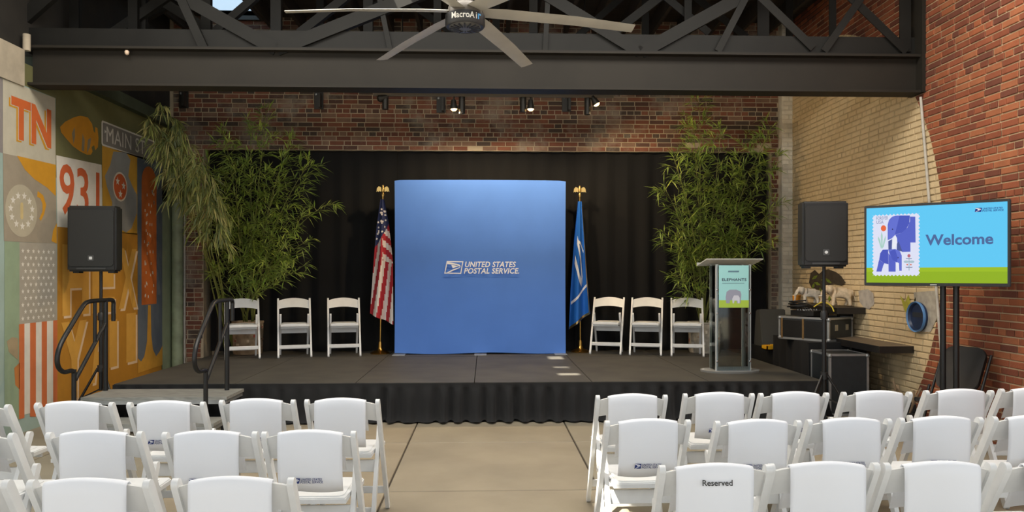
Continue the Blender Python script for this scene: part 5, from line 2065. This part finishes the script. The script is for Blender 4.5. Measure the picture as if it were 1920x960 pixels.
def bamboo(label, base, culms, n_branch, rg, mats, leaf_L=0.165, leaf_W=0.009, weep=0.0, blen=0.5, start=0.22):
    t = thing('bamboo_plant', label, 'bamboo', base, group='bamboo plants on the stage')
    fol = bmesh.new()
    twg = bmesh.new()
    base = Vector(base)
    for ci, (tip, bulge) in enumerate(culms):
        tip = Vector(tip) - base
        rt = Vector(((rg.random() - 0.5) * 0.16, (rg.random() - 0.5) * 0.10, 0.0))
        mid = rt.lerp(tip, 0.5) + Vector((-tip.x * 0.28 * bulge, 0, 0.18 * bulge * max(0.4, tip.z)))
        P = []
        for i in range(15):
            f = i / 14
            P.append(rt * (1 - f) ** 2 + mid * (2 * f * (1 - f)) + tip * f * f)
        bm = bmesh.new()
        rr = 0.011 if ci < 5 else 0.007
        tube(bm, P, [rr * (1 - 0.8 * i / 14) + (0.0012 if i % 2 else 0) for i in range(15)], 7)
        obj('culm', bm, M_culm, t, smooth=True)
        length = sum((b_ - a).length for a, b_ in zip(P, P[1:]))
        nb = max(4, int(n_branch * length))
        for k in range(nb):
            f = start + (1 - start) * ((k + rg.random()) / nb)
            x = f * 14
            i = min(13, int(x))
            p = P[i].lerp(P[i + 1], x - i)
            ax = (P[min(14, i + 1)] - P[i]).normalized()
            a = rg.random() * 2 * PI
            L = blen * (0.35 + 0.75 * rg.random()) * (1.15 - 0.65 * f)
            dd = (Vector((math.cos(a), math.sin(a) * 0.55, 0.25 + 0.35 * rg.random())) + ax * 0.55).normalized()
            q = [p + dd * (L * s) + Vector((0, 0, -1)) * (L * (0.30 + weep) * s * s) for s in (0, 0.33, 0.66, 1.0)]
            if base.x + q[3].x < XL + 0.33 or base.y + q[3].y > YB - 0.1 and base.z + q[3].z > 3.2:
                continue
            tube(twg, q, [0.0032, 0.0026, 0.002, 0.0012], 3, caps=False)
            nl = int(5 + L * 18)
            for m_ in range(nl):
                s = (0.22 + 0.78 * rg.random()) * 3
                j = min(2, int(s))
                lp_ = q[j].lerp(q[j + 1], s - j)
                td = (q[j + 1] - q[j]).normalized()
                sp = Vector((rg.random() - 0.5, (rg.random() - 0.5) * 0.8, (rg.random() - 0.5) * 0.9))
                ld = td * 0.75 + sp * 1.5 + Vector((0, 0, -1.5 * weep - 0.1))
                LL = leaf_L * (0.6 + 0.75 * rg.random())
                add_leaf(fol, lp_, ld, LL, leaf_W * (0.75 + 0.6 * rg.random()), rg, min(len(mats) - 1, int(rg.random() * len(mats))))
    o = obj('twigs', twg, M_culm, t, fix=False)
    o['kind'] = 'stuff'
    o = obj('foliage', fol, mats, t, fix=False)
    o['kind'] = 'stuff'
    return t


def planter(label, loc, w, h, cols, rz, seed):
    t = thing('planter', label, 'planter', loc, rz)
    bm = bmesh.new()
    lathe(bm, [(0, 0), (w * 0.46, 0), (w * 0.48, 0.02), (w * 0.5, h - 0.03), (w * 0.52, h - 0.02), (w * 0.52, h), (w * 0.47, h), (w * 0.45, h - 0.05), (0, h - 0.05)], 32)
    po = obj('pot', bm, mat('planter_%d' % seed, cols[0], 0.75, vary=0.4, vscale=12), t, smooth=40)
    rg = random.Random(seed)
    # painted block pattern round the pot
    for k in range(26):
        a = -PI + rg.random() * PI
        z = 0.05 + rg.random() * (h - 0.14)
        da, dz = 0.10 + 0.16 * rg.random(), 0.015 + 0.035 * rg.random()
        rr = w * (0.48 + 0.02 * z / h) + 0.003
        bm = bmesh.new()
        q = []
        for s in range(4):
            aa = a + da * s / 3
            q.append((bm.verts.new((rr * math.cos(aa), rr * math.sin(aa), z)), bm.verts.new((rr * math.cos(aa), rr * math.sin(aa), z + dz))))
        for (u1, v1), (u2, v2) in zip(q, q[1:]):
            bm.faces.new((u1, u2, v2, v1))
        cc = cols[1 + k % (len(cols) - 1)]
        obj('painted_block', bm, mat('planter_paint_%d_%d_%d' % cc, cc, 0.8), po, fix=False)
    bm = bmesh.new()
    lathe(bm, [(0, h - 0.035), (w * 0.3, h - 0.03), (w * 0.455, h - 0.045)], 24)
    obj('soil', bm, mat('potting_soil', (48, 38, 30), 0.95, vary=0.4, vscale=30, bump=0.4, bscale=50), t, smooth=True)
    return t


pl = onZ(452, 668, SZ) + Vector((-0.02, 0.36, 0))
pr = onZ(1326, 662, SZ) + Vector((0.0, 0.14, 0))
planter('round tan planter with painted brown pattern behind the left stage chair', pl, 0.42, 0.46, [(172, 150, 122), (120, 96, 72), (150, 70, 60), (196, 178, 150)], 0.2, 3)
planter('white painted planter with faded pattern behind the lectern', pr, 0.46, 0.44, [(192, 184, 168), (150, 128, 110), (168, 110, 96), (120, 116, 108), (206, 200, 188)], -0.3, 5)


def tips(lst, Y0, rg):
    return [(onY(x, y, Y0 + (rg.random() - 0.62) * 0.5), bl) for x, y, bl in lst]


rgb = random.Random(17)
bamboo('green bamboo in the tan planter, arching over the left stage chairs', pl + Vector((0, 0, 0.42)),
       tips([(500, 205, 0.2), (470, 235, 0.2), (545, 262, 0.5), (585, 300, 0.8), (608, 385, 1.0), (420, 250, 0.4), (385, 300, 0.8), (440, 300, 0.3), (580, 450, 1.0), (365, 420, 0.9), (520, 330, 0.4), (560, 505, 0.9), (395, 505, 0.6)], 10.32, rgb),
       15, rgb, M_leaf)
bamboo('tall weeping bamboo rising at the end of the mural, by the left planter', onZ(404, 668, SZ) + Vector((0.02, 0.52, 0)),
       tips([(300, 192, 0.5), (275, 215, 0.7), (325, 220, 0.4), (345, 265, 0.4), (292, 258, 0.8), (372, 292, 0.3), (398, 335, 0.2)], 9.4, rgb),
       9, rgb, M_leaf2, leaf_L=0.19, leaf_W=0.011, weep=0.5, blen=0.40, start=0.62)
bamboo('green bamboo in the white planter behind the lectern', pr + Vector((0, 0, 0.40)),
       tips([(1312, 188, 0.1), (1300, 235, 0.2), (1448, 235, 0.5), (1262, 292, 0.6), (1245, 350, 0.8), (1455, 300, 0.7), (1465, 380, 0.9), (1400, 262, 0.3), (1352, 240, 0.2), (1252, 440, 0.8), (1440, 450, 0.8), (1375, 320, 0.2), (1270, 505, 0.6)], 10.38, rgb),
       15, rgb, M_leaf)
